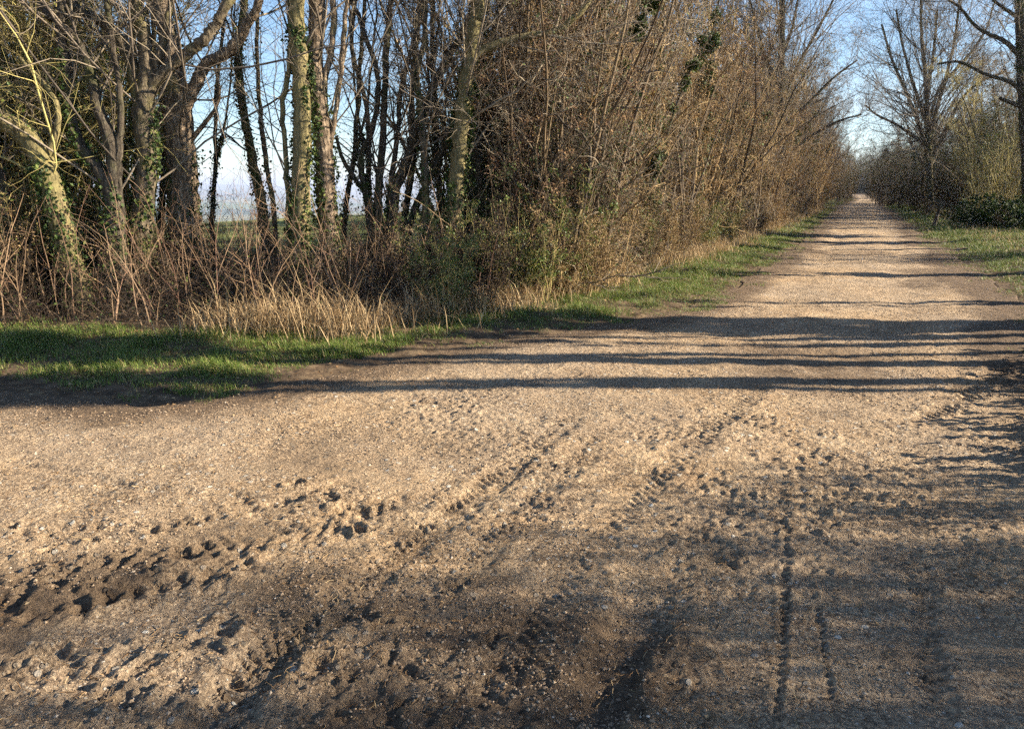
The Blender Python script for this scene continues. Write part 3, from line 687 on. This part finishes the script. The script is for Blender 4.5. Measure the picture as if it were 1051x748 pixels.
# low growth along the hedge foot
y = 8.0
while y < 60:
    s = rng.uniform(.5, .85)
    ki = [0, 1, 0, 1, 2][rng.integers(5)]; kl = ['tan twiggy', 'dark reddish bramble', 'green-leaved'][ki] + ' low growth at the foot of the left hedge ' + stretch(y)
    put(SL[ki], 'low_shrub', hx(y) + .05 + rng.normal() * .12, y, rng.uniform(0, 6.28), s, kl, 'shrub', kl.replace(' low', ', low'))
    y += rng.uniform(.5, .9) if y < 30 else 1.6
# the tall ivy-clad tree in the left hedge far down the track
px_tree('ivy_clad_tree', 'tall dark ivy-clad tree standing up from the left hedge near the gap of sky', 34,
        [[(808, 232, 8), (804, 150, 7), (802, 80, 6), (803, -5, 5)], [(804, 100, 4), (822, 62, 3), (840, 30, 2.4), (858, -5, 1.8)], [(805, 130, 4), (832, 104, 3), (858, 78, 2.2), (880, 62, 1.5)],
         [(806, 160, 3.5), (836, 138, 2.6), (862, 124, 2), (884, 118, 1.4)], [(802, 100, 4), (784, 55, 3), (768, -5, 2)], [(803, 60, 3), (814, 25, 2.4), (820, -5, 2)], [(805, 145, 3), (790, 110, 2.4), (778, 60, 2), (760, 30, 1.5)]],
        'bark_dark', 'twig_grey', 6000, 4, ivysel=[0], ivyh=11, bl=1.7)
for px, dep, s_ in ((907, 70, 1.0), (911, 76, 1.1), (903, 88, 1.1), (898, 108, 1.2), (868, 95, 1.1), (866, 80, 1.0)):
    p = at(px, 205, dep); put(TDARK, 'ivy_tree', p[0], p[1], px, (s_ * .9, s_ * .9, s_ * 1.25), 'dark ivy-smothered small tree leaning over the narrow far end of the track', 'tree', 'ivy-smothered trees at the far end')
for x_, y_ in ((-8, 211), (-5.5, 209), (-3, 207), (-.5, 206), (2, 204), (4.5, 201), (7, 198)):
    put(TDARK, 'ivy_tree', x_, y_, x_, (2, 2, 2.0), 'dark ivy-smothered tree closing the view down the track', 'tree', 'ivy-smothered trees closing the view')

# shady wood at the left: olive growth behind the trunks
for (px, dep, sc_, kind) in ((-60, 9.6, .95, 0), (-25, 9.9, 1, 0), (8, 9.9, .85, 0), (28, 10.2, 1, 1), (48, 10.2, .8, 0), (72, 11.1, .95, 0), (92, 11.3, .9, 1), (128, 11.4, .7, 0), (-45, 11.5, 1.2, 1), (75, 12.5, 1.1, 1), (5, 12.5, 1.2, 0), (110, 13, 1, 0), (45, 14, 1.2, 1), (-90, 10.4, 1.1, 0), (-10, 13.5, 1.2, 0)):
    p = at(px, 260, dep)
    pr = SO[0] if kind == 0 else TR[3]
    put(pr, 'thicket_shrub' if kind == 0 else 'mossy_tree', p[0], p[1], rng.uniform(0, 6.28), sc_, 'yellow-green mossy twiggy shrub behind the trunks at far left' if kind == 0 else 'small mossy yellow-green tree behind the trunks at far left', 'shrub' if kind == 0 else 'tree', 'mossy shrubs at far left' if kind == 0 else 'mossy trees at far left')
for (px, dep, s) in ((520, 12.6, .95), (540, 12.2, .95), (560, 12.6, 1), (548, 11.3, .9), (575, 11.6, 1.0), (595, 12.0, 1.05), (600, 13.5, 1.1), (500, 14.2, .9), (575, 15.0, 1.1)):
    p = at(px, 260, dep)
    put(SH[[1, 3, 2][rng.integers(3)]], 'thicket_shrub', p[0], p[1], rng.uniform(0, 6.28), s, 'bare thicket shrub behind the trunks in the middle of the wood', 'shrub', 'thicket behind the middle trunks')
for (px, dep, s, k) in ((230, 10.6, .55, 1), (350, 10.2, .5, 1), (365, 11.0, .6, 1), (260, 10.9, .4, 0), (170, 9.8, .6, 1), (95, 9.6, .65, 1), (40, 9.3, .7, 1), (420, 10.2, .6, 1), (490, 10.0, .6, 1),
                     (520, 10.2, .6, 2), (545, 10.3, .62, 2), (560, 10.6, .7, 0), (590, 11.0, .8, 0), (575, 11.2, .8, 2), (620, 11.8, .9, 0), (512, 11.2, .7, 2), (-10, 9.4, .8, 0), (130, 10.2, .7, 0), (400, 11.2, .6, 1)):
    p = at(px, 300, dep)
    put(SL[k], 'low_shrub', p[0], p[1], rng.uniform(0, 6.28), s, ['knee-high tangle of tan twigs among the trunks', 'dark reddish bramble clump among the trunks', 'green-leaved evergreen shrub at the shady start of the hedge'][k], 'shrub',
        ['tan twig tangles among the trunks', 'bramble clumps among the trunks', 'evergreen shrubs at the hedge start'][k])

# right side of the track
def rput(pr, name, px, dep, s, label, cat, group=None, rz=None):
    p = at(px, 205, dep); return put(pr, name, p[0], p[1], rng.uniform(0, 6.28) if rz is None else rz, s, label, cat, group)
px_tree('spreading_tree', 'large bare spreading tree fanning against the sky right of the track', 46,
        [[(955, 214, 7), (954, 180, 6), (953, 150, 6), (952, 120, 5), (950, 80, 4), (946, 40, 3), (945, -5, 2)],
         [(953, 160, 5), (944, 130, 4), (930, 95, 3), (915, 60, 2.4), (905, 25, 1.8)], [(953, 150, 4), (938, 140, 3), (920, 128, 2.4), (900, 118, 1.8), (888, 108, 1.4)],
         [(953, 140, 4), (962, 110, 4), (972, 75, 3), (980, 40, 2.4), (985, -5, 2)], [(953, 130, 4), (940, 95, 3), (926, 45, 2.2), (920, 10, 1.6)], [(955, 120, 3), (965, 90, 3), (992, 60, 2.4), (1012, 30, 1.8), (1020, 5, 1.4)],
         [(955, 165, 4), (970, 135, 3.4), (985, 105, 3), (1005, 85, 2.4), (1030, 75, 1.6)], [(951, 100, 3), (958, 55, 2.4), (962, 10, 1.8)]],
        'bark', 'twig_grey', 1500, 4.0, ivysel=[0], ivyh=5, bl=1.9)
px_tree('ivy_clad_tree', 'dark ivy-clad trunk at the upper right edge of the picture', 30,
        [[(1056, 215, 12), (1054, 150, 11), (1050, 90, 10), (1048, 40, 9), (1047, -5, 9)], [(1051, 112, 4), (1038, 106, 3.5), (1026, 101, 3)], [(1051, 96, 5), (1036, 84, 4), (1010, 76, 3), (985, 64, 2.5), (962, 66, 2)],
         [(1049, 60, 5), (1030, 42, 4), (1005, 30, 3), (985, 8, 2.5), (970, -5, 2)], [(1048, 20, 4), (1030, 8, 3), (1015, -5, 2)], [(1053, 140, 4), (1075, 100, 4), (1095, 40, 3), (1100, -5, 3)]],
        'bark_dark', 'twig_grey', 5000, 1.6, ivysel=[0], ivyh=12)
rput(TR[0], 'bare_tree', 995, 58, 1.0, 'bare tree with thin upright limbs behind the spreading tree', 'tree', rz=2.2)
rput(TR[1], 'bare_tree', 1025, 44, .9, 'bare tree between the spreading tree and the ivy-clad trunk at right', 'tree', rz=.5)
rput(TR[0], 'bare_tree', 978, 72, 1.1, 'distant bare tree seen just right of the spreading tree trunk', 'tree', rz=1.1)
rput(TR[2], 'bare_tree', 938, 64, .95, 'dark bare tree just left of the spreading tree trunk', 'tree', rz=5.1)
rput(TR[3], 'bare_tree', 1008, 40, 1.0, 'small mossy bare tree rising from the right scrub', 'tree', rz=2.9)
rput(TR[1], 'bare_tree', 1040, 55, 1.15, 'tall bare tree behind the ivy-clad trunk at the right edge', 'tree', rz=0.3)
rput(TR[1], 'bare_tree', 925, 85, .85, 'bare tree at the narrow end of the track on its right side', 'tree', rz=3.5)
for (px, dep, s) in ((918, 78, .95), (908, 92, 1), (930, 66, .85), (942, 60, .85), (955, 55, .95), (975, 52, 1.0), (990, 48, .95), (1008, 45, 1.0), (1030, 42, 1.05), (1050, 40, 1.1), (965, 62, 1.1), (1000, 55, 1.1), (1040, 50, 1.2), (902, 110, 1), (897, 130, 1), (935, 72, 1.1), (948, 68, 1.1), (983, 58, 1.15), (1018, 50, 1.1), (1060, 44, 1.1), (1005, 66, 1.4), (1035, 60, 1.4), (970, 74, 1.4), (922, 84, 1.2), (1012, 39, .8), (1045, 36, .85), (985, 44, .75), (962, 50, .75)):
    rput(TDARK, 'dark_shrub', px, dep, (s * 1.15, s * 1.15, s * 1.3), 'dark ivy-leaved shrub in the right hedge', 'shrub', 'dark shrubs of the right hedge')
for (px, dep, s, k) in ((1015, 34, .8, 2), (1030, 33, .85, 2), (1050, 33, .85, 0), (1065, 31, .85, 2), (1000, 38, .7, 0)):
    rput(SO[0], 'mossy_shrub', px, dep, s, 'yellow-green upright shrub on the right behind the bramble mound', 'shrub', 'yellow-green shrubs at right')
for (px, dep, s) in ((1020, 29.5, .75), (1040, 28.5, .9), (1060, 27, .9), (1000, 32, .55), (985, 36, .5), (1035, 31, .9)):
    rput(MOUND, 'bramble_mound', px, dep, s, 'dark leafy bramble mound beside the right verge', 'bramble', 'bramble mounds at right')
for (px, dep, s) in ((1010, 30, .4), (985, 33, .42), (950, 42, .45), (940, 48, .5), (925, 56, .5), (1030, 27.5, .4), (915, 66, .6)):
    rput(SL[1], 'low_shrub', px, dep, s, 'low russet bramble clump along the right verge', 'shrub', 'russet clumps along the right verge')

# trees closing the far end of the track
for (x_, y_, s, k) in ((-2, 205, 1, 0), (3, 200, .9, 1), (6, 190, 1, 2), (-9, 215, 1, 1), (4.5, 170, .8, 0), (5, 150, .8, 1), (4.5, 135, .7, 2), (-7.5, 165, .8, 2), (8, 215, 1, 0), (0, 222, 1, 2), (-6, 228, 1.1, 1), (-14, 205, 1, 2), (12, 225, 1, 1)):
    put(TR[k], 'distant_tree', x_, y_, rng.uniform(0, 6.28), s * .8, 'small bare tree at the far end of the track', 'tree', 'trees closing the far end of the track')
for (x_, y_, s) in ((-3.5, 206, 1.2), (0, 208, 1.2), (3, 198, 1.2), (5, 185, 1.2), (5, 172, 1.1), (4.5, 160, 1.1), (4, 148, 1.1), (3.6, 137, 1), (3.4, 126, 1), (3.2, 117, 1), (6, 205, 1.2), (-8, 212, 1.2), (-12, 218, 1.2), (-11, 175, 1.1), (-9, 165, 1.1)):
    put(TDARK, 'distant_shrub', x_, y_, rng.uniform(0, 6.28), s * .9, 'dark shrub at the far end of the track', 'shrub', 'shrubs closing the far end of the track')

for (x_, y_, s) in ((3.6, 118, 1.1), (3.8, 130, 1.2), (3.9, 143, 1.2), (4.4, 156, 1.3), (-7.0, 122, 1.1), (-7.4, 136, 1.2), (-8.6, 150, 1.2), (-1, 214, 1.7), (3.5, 208, 1.7), (7, 200, 1.7), (-5, 218, 1.8), (-10, 224, 1.8), (1, 226, 2), (-7, 232, 2), (8, 212, 1.8)):
    put(TDARK, 'distant_shrub', x_, y_, rng.uniform(0, 6.28), (s, s, s * 1.25), 'dark shrub at the far end of the track', 'shrub', 'shrubs closing the far end of the track')

# unseen right hedge beside the photographer, inferred from its shadows; plants stretched to shape them
def side(c, lat): return (-.426 * c + .905 * lat, .905 * c + .426 * lat)
NEAR = [(2.7, 6.6, 'L', .35), (3.6, 7.4, 'L', .5)] + [(*side(c, lat), k, s) for c, lat, k, s in (
        (3.55, 4.1, 'D', (.16, .16, .36)), (3.35, 4.6, 'S', (.3, .3, .42)), (3.0, 5.2, 'D', (.08, .08, .5)), (3.85, 4.8, 'L', (.2, .2, .9)), (2.75, 5.8, 'S', (.3, .3, .62)), (2.95, 6.6, 'D', (.12, .12, .72)), (2.7, 7.4, 'S', (.35, .35, .8)),
        (2.3, 6.4, 'D', (.07, .07, .66)), (2.2, 5.0, 'S', (.28, .28, .5)), (1.8, 5.6, 'S', (.35, .35, .6)), (1.95, 7.2, 'S', (.3, .3, .85)), (1.4, 6.2, 'D', (.14, .14, .7)), (1.6, 8.2, 'S', (.4, .4, 1)), (1.0, 5.4, 'S', (.5, .5, .7)), (.6, 6.5, 'D', (.3, .3, .8)), (.2, 5.4, 'S', .7))] + [
        (*side(5.9, 10.2), 'E', (.8, .8, 1.6)), (*side(5.45, 10.4), 'E', (.5, .5, 1.6)), (*side(2.65, 7.5), 'D', (.2, .2, .95)), (*side(1.9, 8), 'D', (.22, .22, 1)), (*side(1.55, 6.8), 'D', (.2, .2, .85)), (*side(2.1, 7.6), 'D', (.2, .2, .95)), (*side(2.5, 8.2), 'D', (.1, .1, 1.1)),
        (*side(4.00, 3.51), 'M', (.26, .26, .34)), (*side(4.50, 3.88), 'M', (.26, .26, .34)), (*side(5.00, 4.25), 'M', (.26, .26, .34)), (*side(5.60, 4.69), 'M', (.26, .26, .34)), (*side(6.20, 5.14), 'M', (.26, .26, .34)), (*side(6.90, 5.66), 'M', (.26, .26, .34)),
        (6.5, 10.2, 'E', (.85, .85, 1.6)), (6.8, 10.9, 'E', (.5, .5, 1.7)), (5.2, 10.7, 'I', (.35, .35, .9)), (5.6, 11.25, 'I', (.35, .35, 1.0)), (5.4, 11.6, 'I', (.8, .8, .9)), (6.3, 12.6, 'I', (.7, .7, 1.1)), (8.3, 13.0, 'E', (.5, .5, 1.15)), (8.35, 13.45, 'E', (.35, .35, 1.15)), (6.0, 14.17, 'I', (.4, .4, .8)), (6.4, 18.4, 'I', 1.0), (6.2, 22.0, 'D', (.8, .8, 1.2)), (8.0, 25.1, 'E', (.8, .8, 1.3)), (6.6, 27.5, 'I', 1.3), (7.5, 31.5, 'E', 1.1), (7.4, 37, 'D', 1.1), (8.5, 42, 'E', 1.1), (9.4, 50, 'E', 1.2)]
for i, (x_, y_, k, s) in enumerate(NEAR):
    if k in 'DEIM': put({'M': MOUND, 'D': TDARK, 'E': TEV, 'I': IVC}[k], 'ivy_shrub' if k in 'DM' else 'ivy_tree', x_, y_, i * 1.7, s, 'unseen ivy-covered shrub right of the picture, shaped to cast shade on the track' if k in 'DM' else 'unseen leafy dark tree right of the picture, shaped to cast shade on the track', 'shrub' if k in 'DM' else 'tree', 'unseen shade-casting ivy shrubs right of the picture' if k in 'DM' else 'unseen shade-casting leafy trees right of the picture'); continue
    if k == 'S': put(SH[i % 4], 'hedge_shrub', x_, y_, i * 1.7, s, 'unseen bare shrub right of the picture, placed to cast shade on the track', 'shrub', 'unseen shade-casting shrubs right of the picture')
    elif k == 'L': put(SL[i % 3], 'low_shrub', x_, y_, i * 1.7, s, 'unseen low shrub right of the picture, placed to cast shade on the track', 'shrub', 'unseen shade-casting shrubs right of the picture')
    else: put(TR[(i + 1) % 3], 'bare_tree', x_, y_, i * 1.3, s, 'bare tree beside the track just outside the right of the picture', 'tree', 'trees just right of the picture')

# ---------------------------------------------------------------- leaning post
p = gnd(958, 234); t = thing('leaning_post', tuple(p), 'old dark wooden post leaning at the right verge with a broken board on top', 'post')
q = np.array([[0, 0, -.1, .085], [.05, 0, .35, .075], [.14, 0, .8, .07], [.19, 0, 1.0, .06]]); q = resample(q, 8)
V, F = tubes(q[None, :, :3], q[None, :, 3], 7, .05); F = [F, np.arange(49, 56)[None]]; mesh('shaft', V, F, M['bark_dark'], t)
bv = np.array([(a, b_, c) for a in (-.26, .24) for b_ in (-.06, .06) for c in (0, .11)]) ; bv[:, 2] += .97 - bv[:, 0] * .35; bv[:, 0] += .16
bf = np.array([(0, 1, 3, 2), (4, 6, 7, 5), (0, 4, 5, 1), (2, 3, 7, 6), (0, 2, 6, 4), (1, 5, 7, 3)]); mesh('board', bv, bf, M['bark_dark'], t)

# ---------------------------------------------------------------- grass, dry grass, brambles, litter, stones (uncountable)
def blades(name, P, hgt, wid, lean, mat, label, cat):
    n = len(P); a = rng.uniform(0, 2 * math.pi, n); d = np.stack([np.cos(a), np.sin(a), np.zeros(n)], 1)
    sd_ = np.stack([-np.sin(a), np.cos(a), np.zeros(n)], 1)
    ln = (lean * rng.uniform(.3, 1.8, n))[:, None] * hgt[:, None]; z_ = np.array([0, 0, 1.0])
    w_ = wid[:, None]; hh = hgt[:, None]
    m = P + d * ln * .35 + z_ * hh * .62; tp = P + d * ln + z_ * hh * rng.uniform(.75, 1.05, (n, 1))
    V = np.stack([P - sd_ * w_, P + sd_ * w_, m + sd_ * w_ * .8, m - sd_ * w_ * .8, tp], 1).reshape(-1, 3)
    i = np.arange(n)[:, None] * 5
    return tag(mesh(name, V, [(i + [0, 1, 2, 3]), (i + [3, 2, 4])], mat), label, cat, kind='stuff')
FX = [-20, -12, -8.57, -7.6, -6.4, -5.45, -4.9, -4.6, -4.2, -3.9]; FY = [3.2, 4.2, 4.85, 5.2, 5.6, 6.1, 6.7, 7.4, 8.7, 10]
def FOOT(x): return np.interp(x, FX, FY)
rng = np.random.default_rng(77)
def scatter(n, x0, x1, y0, y1):
    return rng.uniform(x0, x1, n), rng.uniform(y0, y1, n)
gxs, gys, sz_ = [], [], []
for (n, x0, x1, y0, y1, k) in ((150000, -13, -4.0, 3.2, 6.6, 1), (100000, -5.5, -1.7, 5.5, 13, 1), (80000, -4.6, -1.5, 13, 26, 1.4), (40000, -4.6, -1.5, 26, 60, 2.4), (14000, -6, -1.5, 60, 150, 4), (110000, 1.2, 5.6, 8, 32, 1.5), (50000, .8, 5, 32, 75, 2.6), (12000, .5, 5, 75, 150, 4), (30000, 1.7, 4, -2, 8, 1.3)):
    a, c = scatter(n, x0, x1, y0, y1); gxs.append(a); gys.append(c); sz_.append(np.full(n, float(k)))
x = np.concatenate(gxs); y = np.concatenate(gys); k = np.concatenate(sz_)
z, s = gz(x, y)
hxx = np.interp(y, HX[:, 0], HX[:, 1])
# distance from the hedge foot: grass thins into it
side = np.where(x < 0, np.where((y > 7.6) | (x > -4.6), x - hxx, FOOT(x) - .05 + fbm(x, y, .7, 3, 3) * .5 - y), 5.5 - x)
pr = np.clip((s + np.where((x < -3.6) & (y < 8), -.22, .12) + fbm(x, y, .5, 3, 19) * .9) / .4, 0, 1) * (s > -.4) * np.clip((side + .35) / .5, 0, 1) * np.clip(.95 + fbm(x, y, .45, 3, 13) * 1.6, 0.12, 1)
ok = rng.uniform(size=len(x)) < pr
x, y, z, k, s = x[ok], y[ok], z[ok], k[ok], s[ok]
tuft = np.clip(1 + fbm(x, y, .25, 3, 17) * 1.3, .35, 2)
edge = np.clip(.45 + s / .9, .45, 1.1)
h_ = rng.uniform(.035, .085, len(x)) * tuft * edge * (1 + (k - 1) * .25)
blades('grass', np.stack([x, y, z - .01], 1), h_, .0022 * k * rng.uniform(.7, 1.3, len(x)), .8, M['grass'], 'short green grass on the verges along both sides of the track', 'grass')

# straw tussocks at the hedge foot
px_c = []
TUS = [(262, 350, .9), (285, 348, 1), (300, 350, .8), (345, 352, .8), (352, 350, .9), (322, 352, .6), (430, 336, .8), (440, 338, .8), (455, 332, .6), (545, 312, .8), (560, 304, .9), (575, 308, .8), (590, 300, .8),
       (600, 298, .7), (530, 320, .6), (620, 293, .7), (645, 287, .7), (670, 281, .7), (690, 277, .7), (715, 270, .7), (740, 262, .7), (765, 254, .7), (188, 352, .35), (392, 346, .5)]
PP, HH = [], []
for (a, b_, s) in TUS:
    c = gnd(a, b_); m = int(190 * s)
    PP.append(np.stack([c[0] + rng.normal(size=m) * .26, c[1] + .08 + rng.normal(size=m) * .17, np.zeros(m)], 1)); HH.append((.08 + .8 * rng.random(m) ** 1.8) * s)
yy = np.concatenate([rng.uniform(8, 60, 9000), rng.uniform(8, 22, 9000)]); xx = np.interp(yy, HX[:, 0], HX[:, 1]) + rng.normal(size=18000) * .28 + .22
PP.append(np.stack([xx, yy, yy * 0], 1)); HH.append(.05 + .40 * rng.random(18000) ** 1.6)
m = 4200; xx = rng.uniform(-6.4, -3.95, m); yy = FOOT(xx) + .2 + rng.normal(size=m) * .2; PP.append(np.stack([xx, yy, yy * 0], 1)); HH.append(.05 + .4 * rng.random(m) ** 2)
m = 1800; yy = rng.uniform(22, 60, m); xx = 3.6 + rng.normal(size=m) * .5; PP.append(np.stack([xx, yy, yy * 0], 1)); HH.append(rng.uniform(.08, .3, m))
P = np.concatenate(PP); P[:, 2] = gz(P[:, 0], P[:, 1])[0] - .02; H = np.concatenate(HH)
blades('dry_grass', P, H, .0024 + .0018 * rng.random(len(P)) + np.clip((P[:, 1] - 14) * .00012, 0, .004), .75, M['straw'], 'straw-coloured dead grass along the foot of the hedges', 'dry grass')

# brambles and dead stems filling the strip between verge and wood
n = 5200
u = rng.uniform(0, 1, n) ** .8
bx = np.where(rng.random(n) < .8, rng.uniform(-12, -3.9, n), rng.uniform(-20, -8, n))
by0 = FOOT(bx)
P0 = np.stack([bx - u * .9, by0 + .05 + u * 3.0, np.zeros(n)], 1); P0[:, 2] = gz(P0[:, 0], P0[:, 1])[0] - .03
a = rng.uniform(0, 6.28, n); D = np.stack([np.cos(a) * .6, np.sin(a) * .6, np.ones(n)], 1)
Ln = rng.uniform(.3, 1.5, n) * (.35 + .8 * u)
P = grow(P0, D, Ln, 7, .16, lambda t: .18 - .5 * t); R = rng.uniform(.0025, .006, n)[:, None] * (1 - .7 * np.linspace(0, 1, 7))
Q, RQ = spawn(P, R, 3, .15, 1, 25, 80, .25, .6, 4, .2, -.02, .6, .0022)
m = 520; ii = rng.integers(0, n, m); D2 = np.stack([rng.normal(size=m) * .18, rng.normal(size=m) * .18, np.ones(m)], 1)
P2 = grow(P0[ii], D2, rng.uniform(.8, 1.9, m), 9, .10, .02); R2 = rng.uniform(.004, .009, m)[:, None] * (1 - .75 * np.linspace(0, 1, 9))
Q2, RQ2 = spawn(P2, R2, 5, .2, 1, 20, 55, .2, .45, 5, .16, .06, .6, .0024)
V, F = join([tubes(P, R, 3), tubes(Q, RQ, 3)])
V2, F2 = join([tubes(P2, R2, 4), tubes(Q2, RQ2, 3)]); tag(mesh('dead_stems', V2, F2, M['twig_red']), 'upright grey dead stems standing in the brambles at left', 'stems', kind='stuff')
tag(mesh('brambles', V, F, M['bramble']), 'tangle of brown brambles and dead stems under the trees at left', 'brambles', kind='stuff')
q = Q.reshape(-1, 3); q = q[rng.integers(0, len(q), 6000)]
V, F = leafmesh(q, .028); tag(mesh('bramble_leaves', V, F, M['ivy']), 'small dark leaves among the brambles under the trees', 'leaves', kind='stuff')

# dead leaves on the ground
n = 26000
x, y = scatter(n, -12, 2.6, 1, 16); z, s = gz(x, y)
pr = np.where(s > 0, .5, np.clip(.10 + .5 * np.exp(s / .35) + .5 * np.clip(fbm(x, y, .7, 3, 29), 0, 1), 0, 1)); ok = rng.random(n) < pr
P = np.stack([x, y, np.where(s < -.1, z + track_detail(x, y) + .006, z + .018)], 1)[ok]
V, F = leafmesh(P, np.where(s[ok] > 0, .028, .014), np.tile([0, 0, 1.0], (len(P), 1)), .35)
tag(mesh('leaf_litter', V, F, M['dead_leaf']), 'dead brown leaves strewn on the verge and track', 'leaves', kind='stuff')

n = 16000
r_ = 1.7 + 7 * rng.random(n) ** 1.1; a = rng.uniform(R_(80), R_(165), n); x, y = r_ * np.cos(a), r_ * np.sin(a); s = rsd(x, y)
ok = (s < -.05) & (rng.random(n) < np.clip(.35 + fbm(x, y, .5, 4, 33) * 2.6, .03, 1)); x, y = x[ok], y[ok]; n = len(x)
z = base_z(x, y) + track_detail(x, y) + .024
a = rng.uniform(0, 6.28, n); ln = rng.uniform(.012, .05, n); D = np.stack([np.cos(a), np.sin(a), rng.normal(size=n) * .12], 1)
P = grow(np.stack([x, y, z], 1), D, ln, 4, .25, 0.0); V, F = tubes(P, (.0006 + .0012 * rng.random(n))[:, None] * np.ones((1, 4)), 3)
tag(mesh('straw_bits', V, F, M['dead_leaf']), 'bits of straw, root and twig trodden into the dirt track', 'straw', kind='stuff')

# loose stones and clods
n = 120000
r_ = 1.7 + 10 * rng.random(n) ** 1.25; a = rng.uniform(R_(80), R_(165), n); x, y = r_ * np.cos(a), r_ * np.sin(a)
s = rsd(x, y); ok = (s < -.05) & (rng.random(n) < np.clip(.35 + fbm(x, y, .6, 4, 23) * 2.6, .02, 1)); x, y = x[ok], y[ok]; n = len(x)
zb = base_z(x, y) + track_detail(x, y) + .02
ph = np.array([(1, 1, 1), (-1, -1, 1), (-1, 1, -1), (1, -1, -1)], float)
oc = unit(np.array([(1, 0, 0), (-1, 0, 0), (0, 1, 0), (0, -1, 0), (0, 0, 1), (0, 0, -1), (.7, .7, .5), (-.7, .6, -.5)], float))[:6]
of = np.array([(0, 2, 4), (2, 1, 4), (1, 3, 4), (3, 0, 4), (2, 0, 5), (1, 2, 5), (3, 1, 5), (0, 3, 5)])
sz2 = .0018 + .0075 * rng.random(n) ** 4.5 + r_[ok] * .0003
an = rng.uniform(0, 6.28, n); V = oc[None] * rng.uniform(.6, 1.3, (n, 6, 1)) * sz2[:, None, None]; V[:, :, 2] *= .65
cx_, sx_ = np.cos(an)[:, None], np.sin(an)[:, None]; V = np.stack([V[..., 0] * cx_ - V[..., 1] * sx_, V[..., 0] * sx_ + V[..., 1] * cx_, V[..., 2]], -1)
V += np.stack([x, y, zb + sz2 * .25], 1)[:, None]; F = (of[None] + np.arange(n)[:, None, None] * 6).reshape(-1, 3)
tag(mesh('gravel', V.reshape(-1, 3), F, M['stone']), 'loose gravel and small clods on the dirt track', 'gravel', kind='stuff')

# ---------------------------------------------------------------- air
hv = np.array([(x_, y_, z_) for x_ in (-9600, 3700) for y_ in (-3700, 9600) for z_ in (-170, 90)], float)
hf = np.array([(0, 1, 3, 2), (4, 6, 7, 5), (0, 4, 5, 1), (2, 3, 7, 6), (0, 2, 6, 4), (1, 5, 7, 3)])
hm = bpy.data.materials.new('haze'); hm.use_nodes = True; ht = hm.node_tree; ht.nodes.clear()
ho = ht.nodes.new('ShaderNodeOutputMaterial'); hp = ht.nodes.new('ShaderNodeVolumePrincipled')
hp.inputs['Color'].default_value = (.66, .76, 1, 1); hp.inputs['Density'].default_value = 0.0002; hp.inputs['Anisotropy'].default_value = 0.2
ht.links.new(hp.outputs[0], ho.inputs['Volume'])
tag(mesh('haze', hv, hf, hm), 'thin blue air haze over the distant valley', 'haze', kind='stuff')
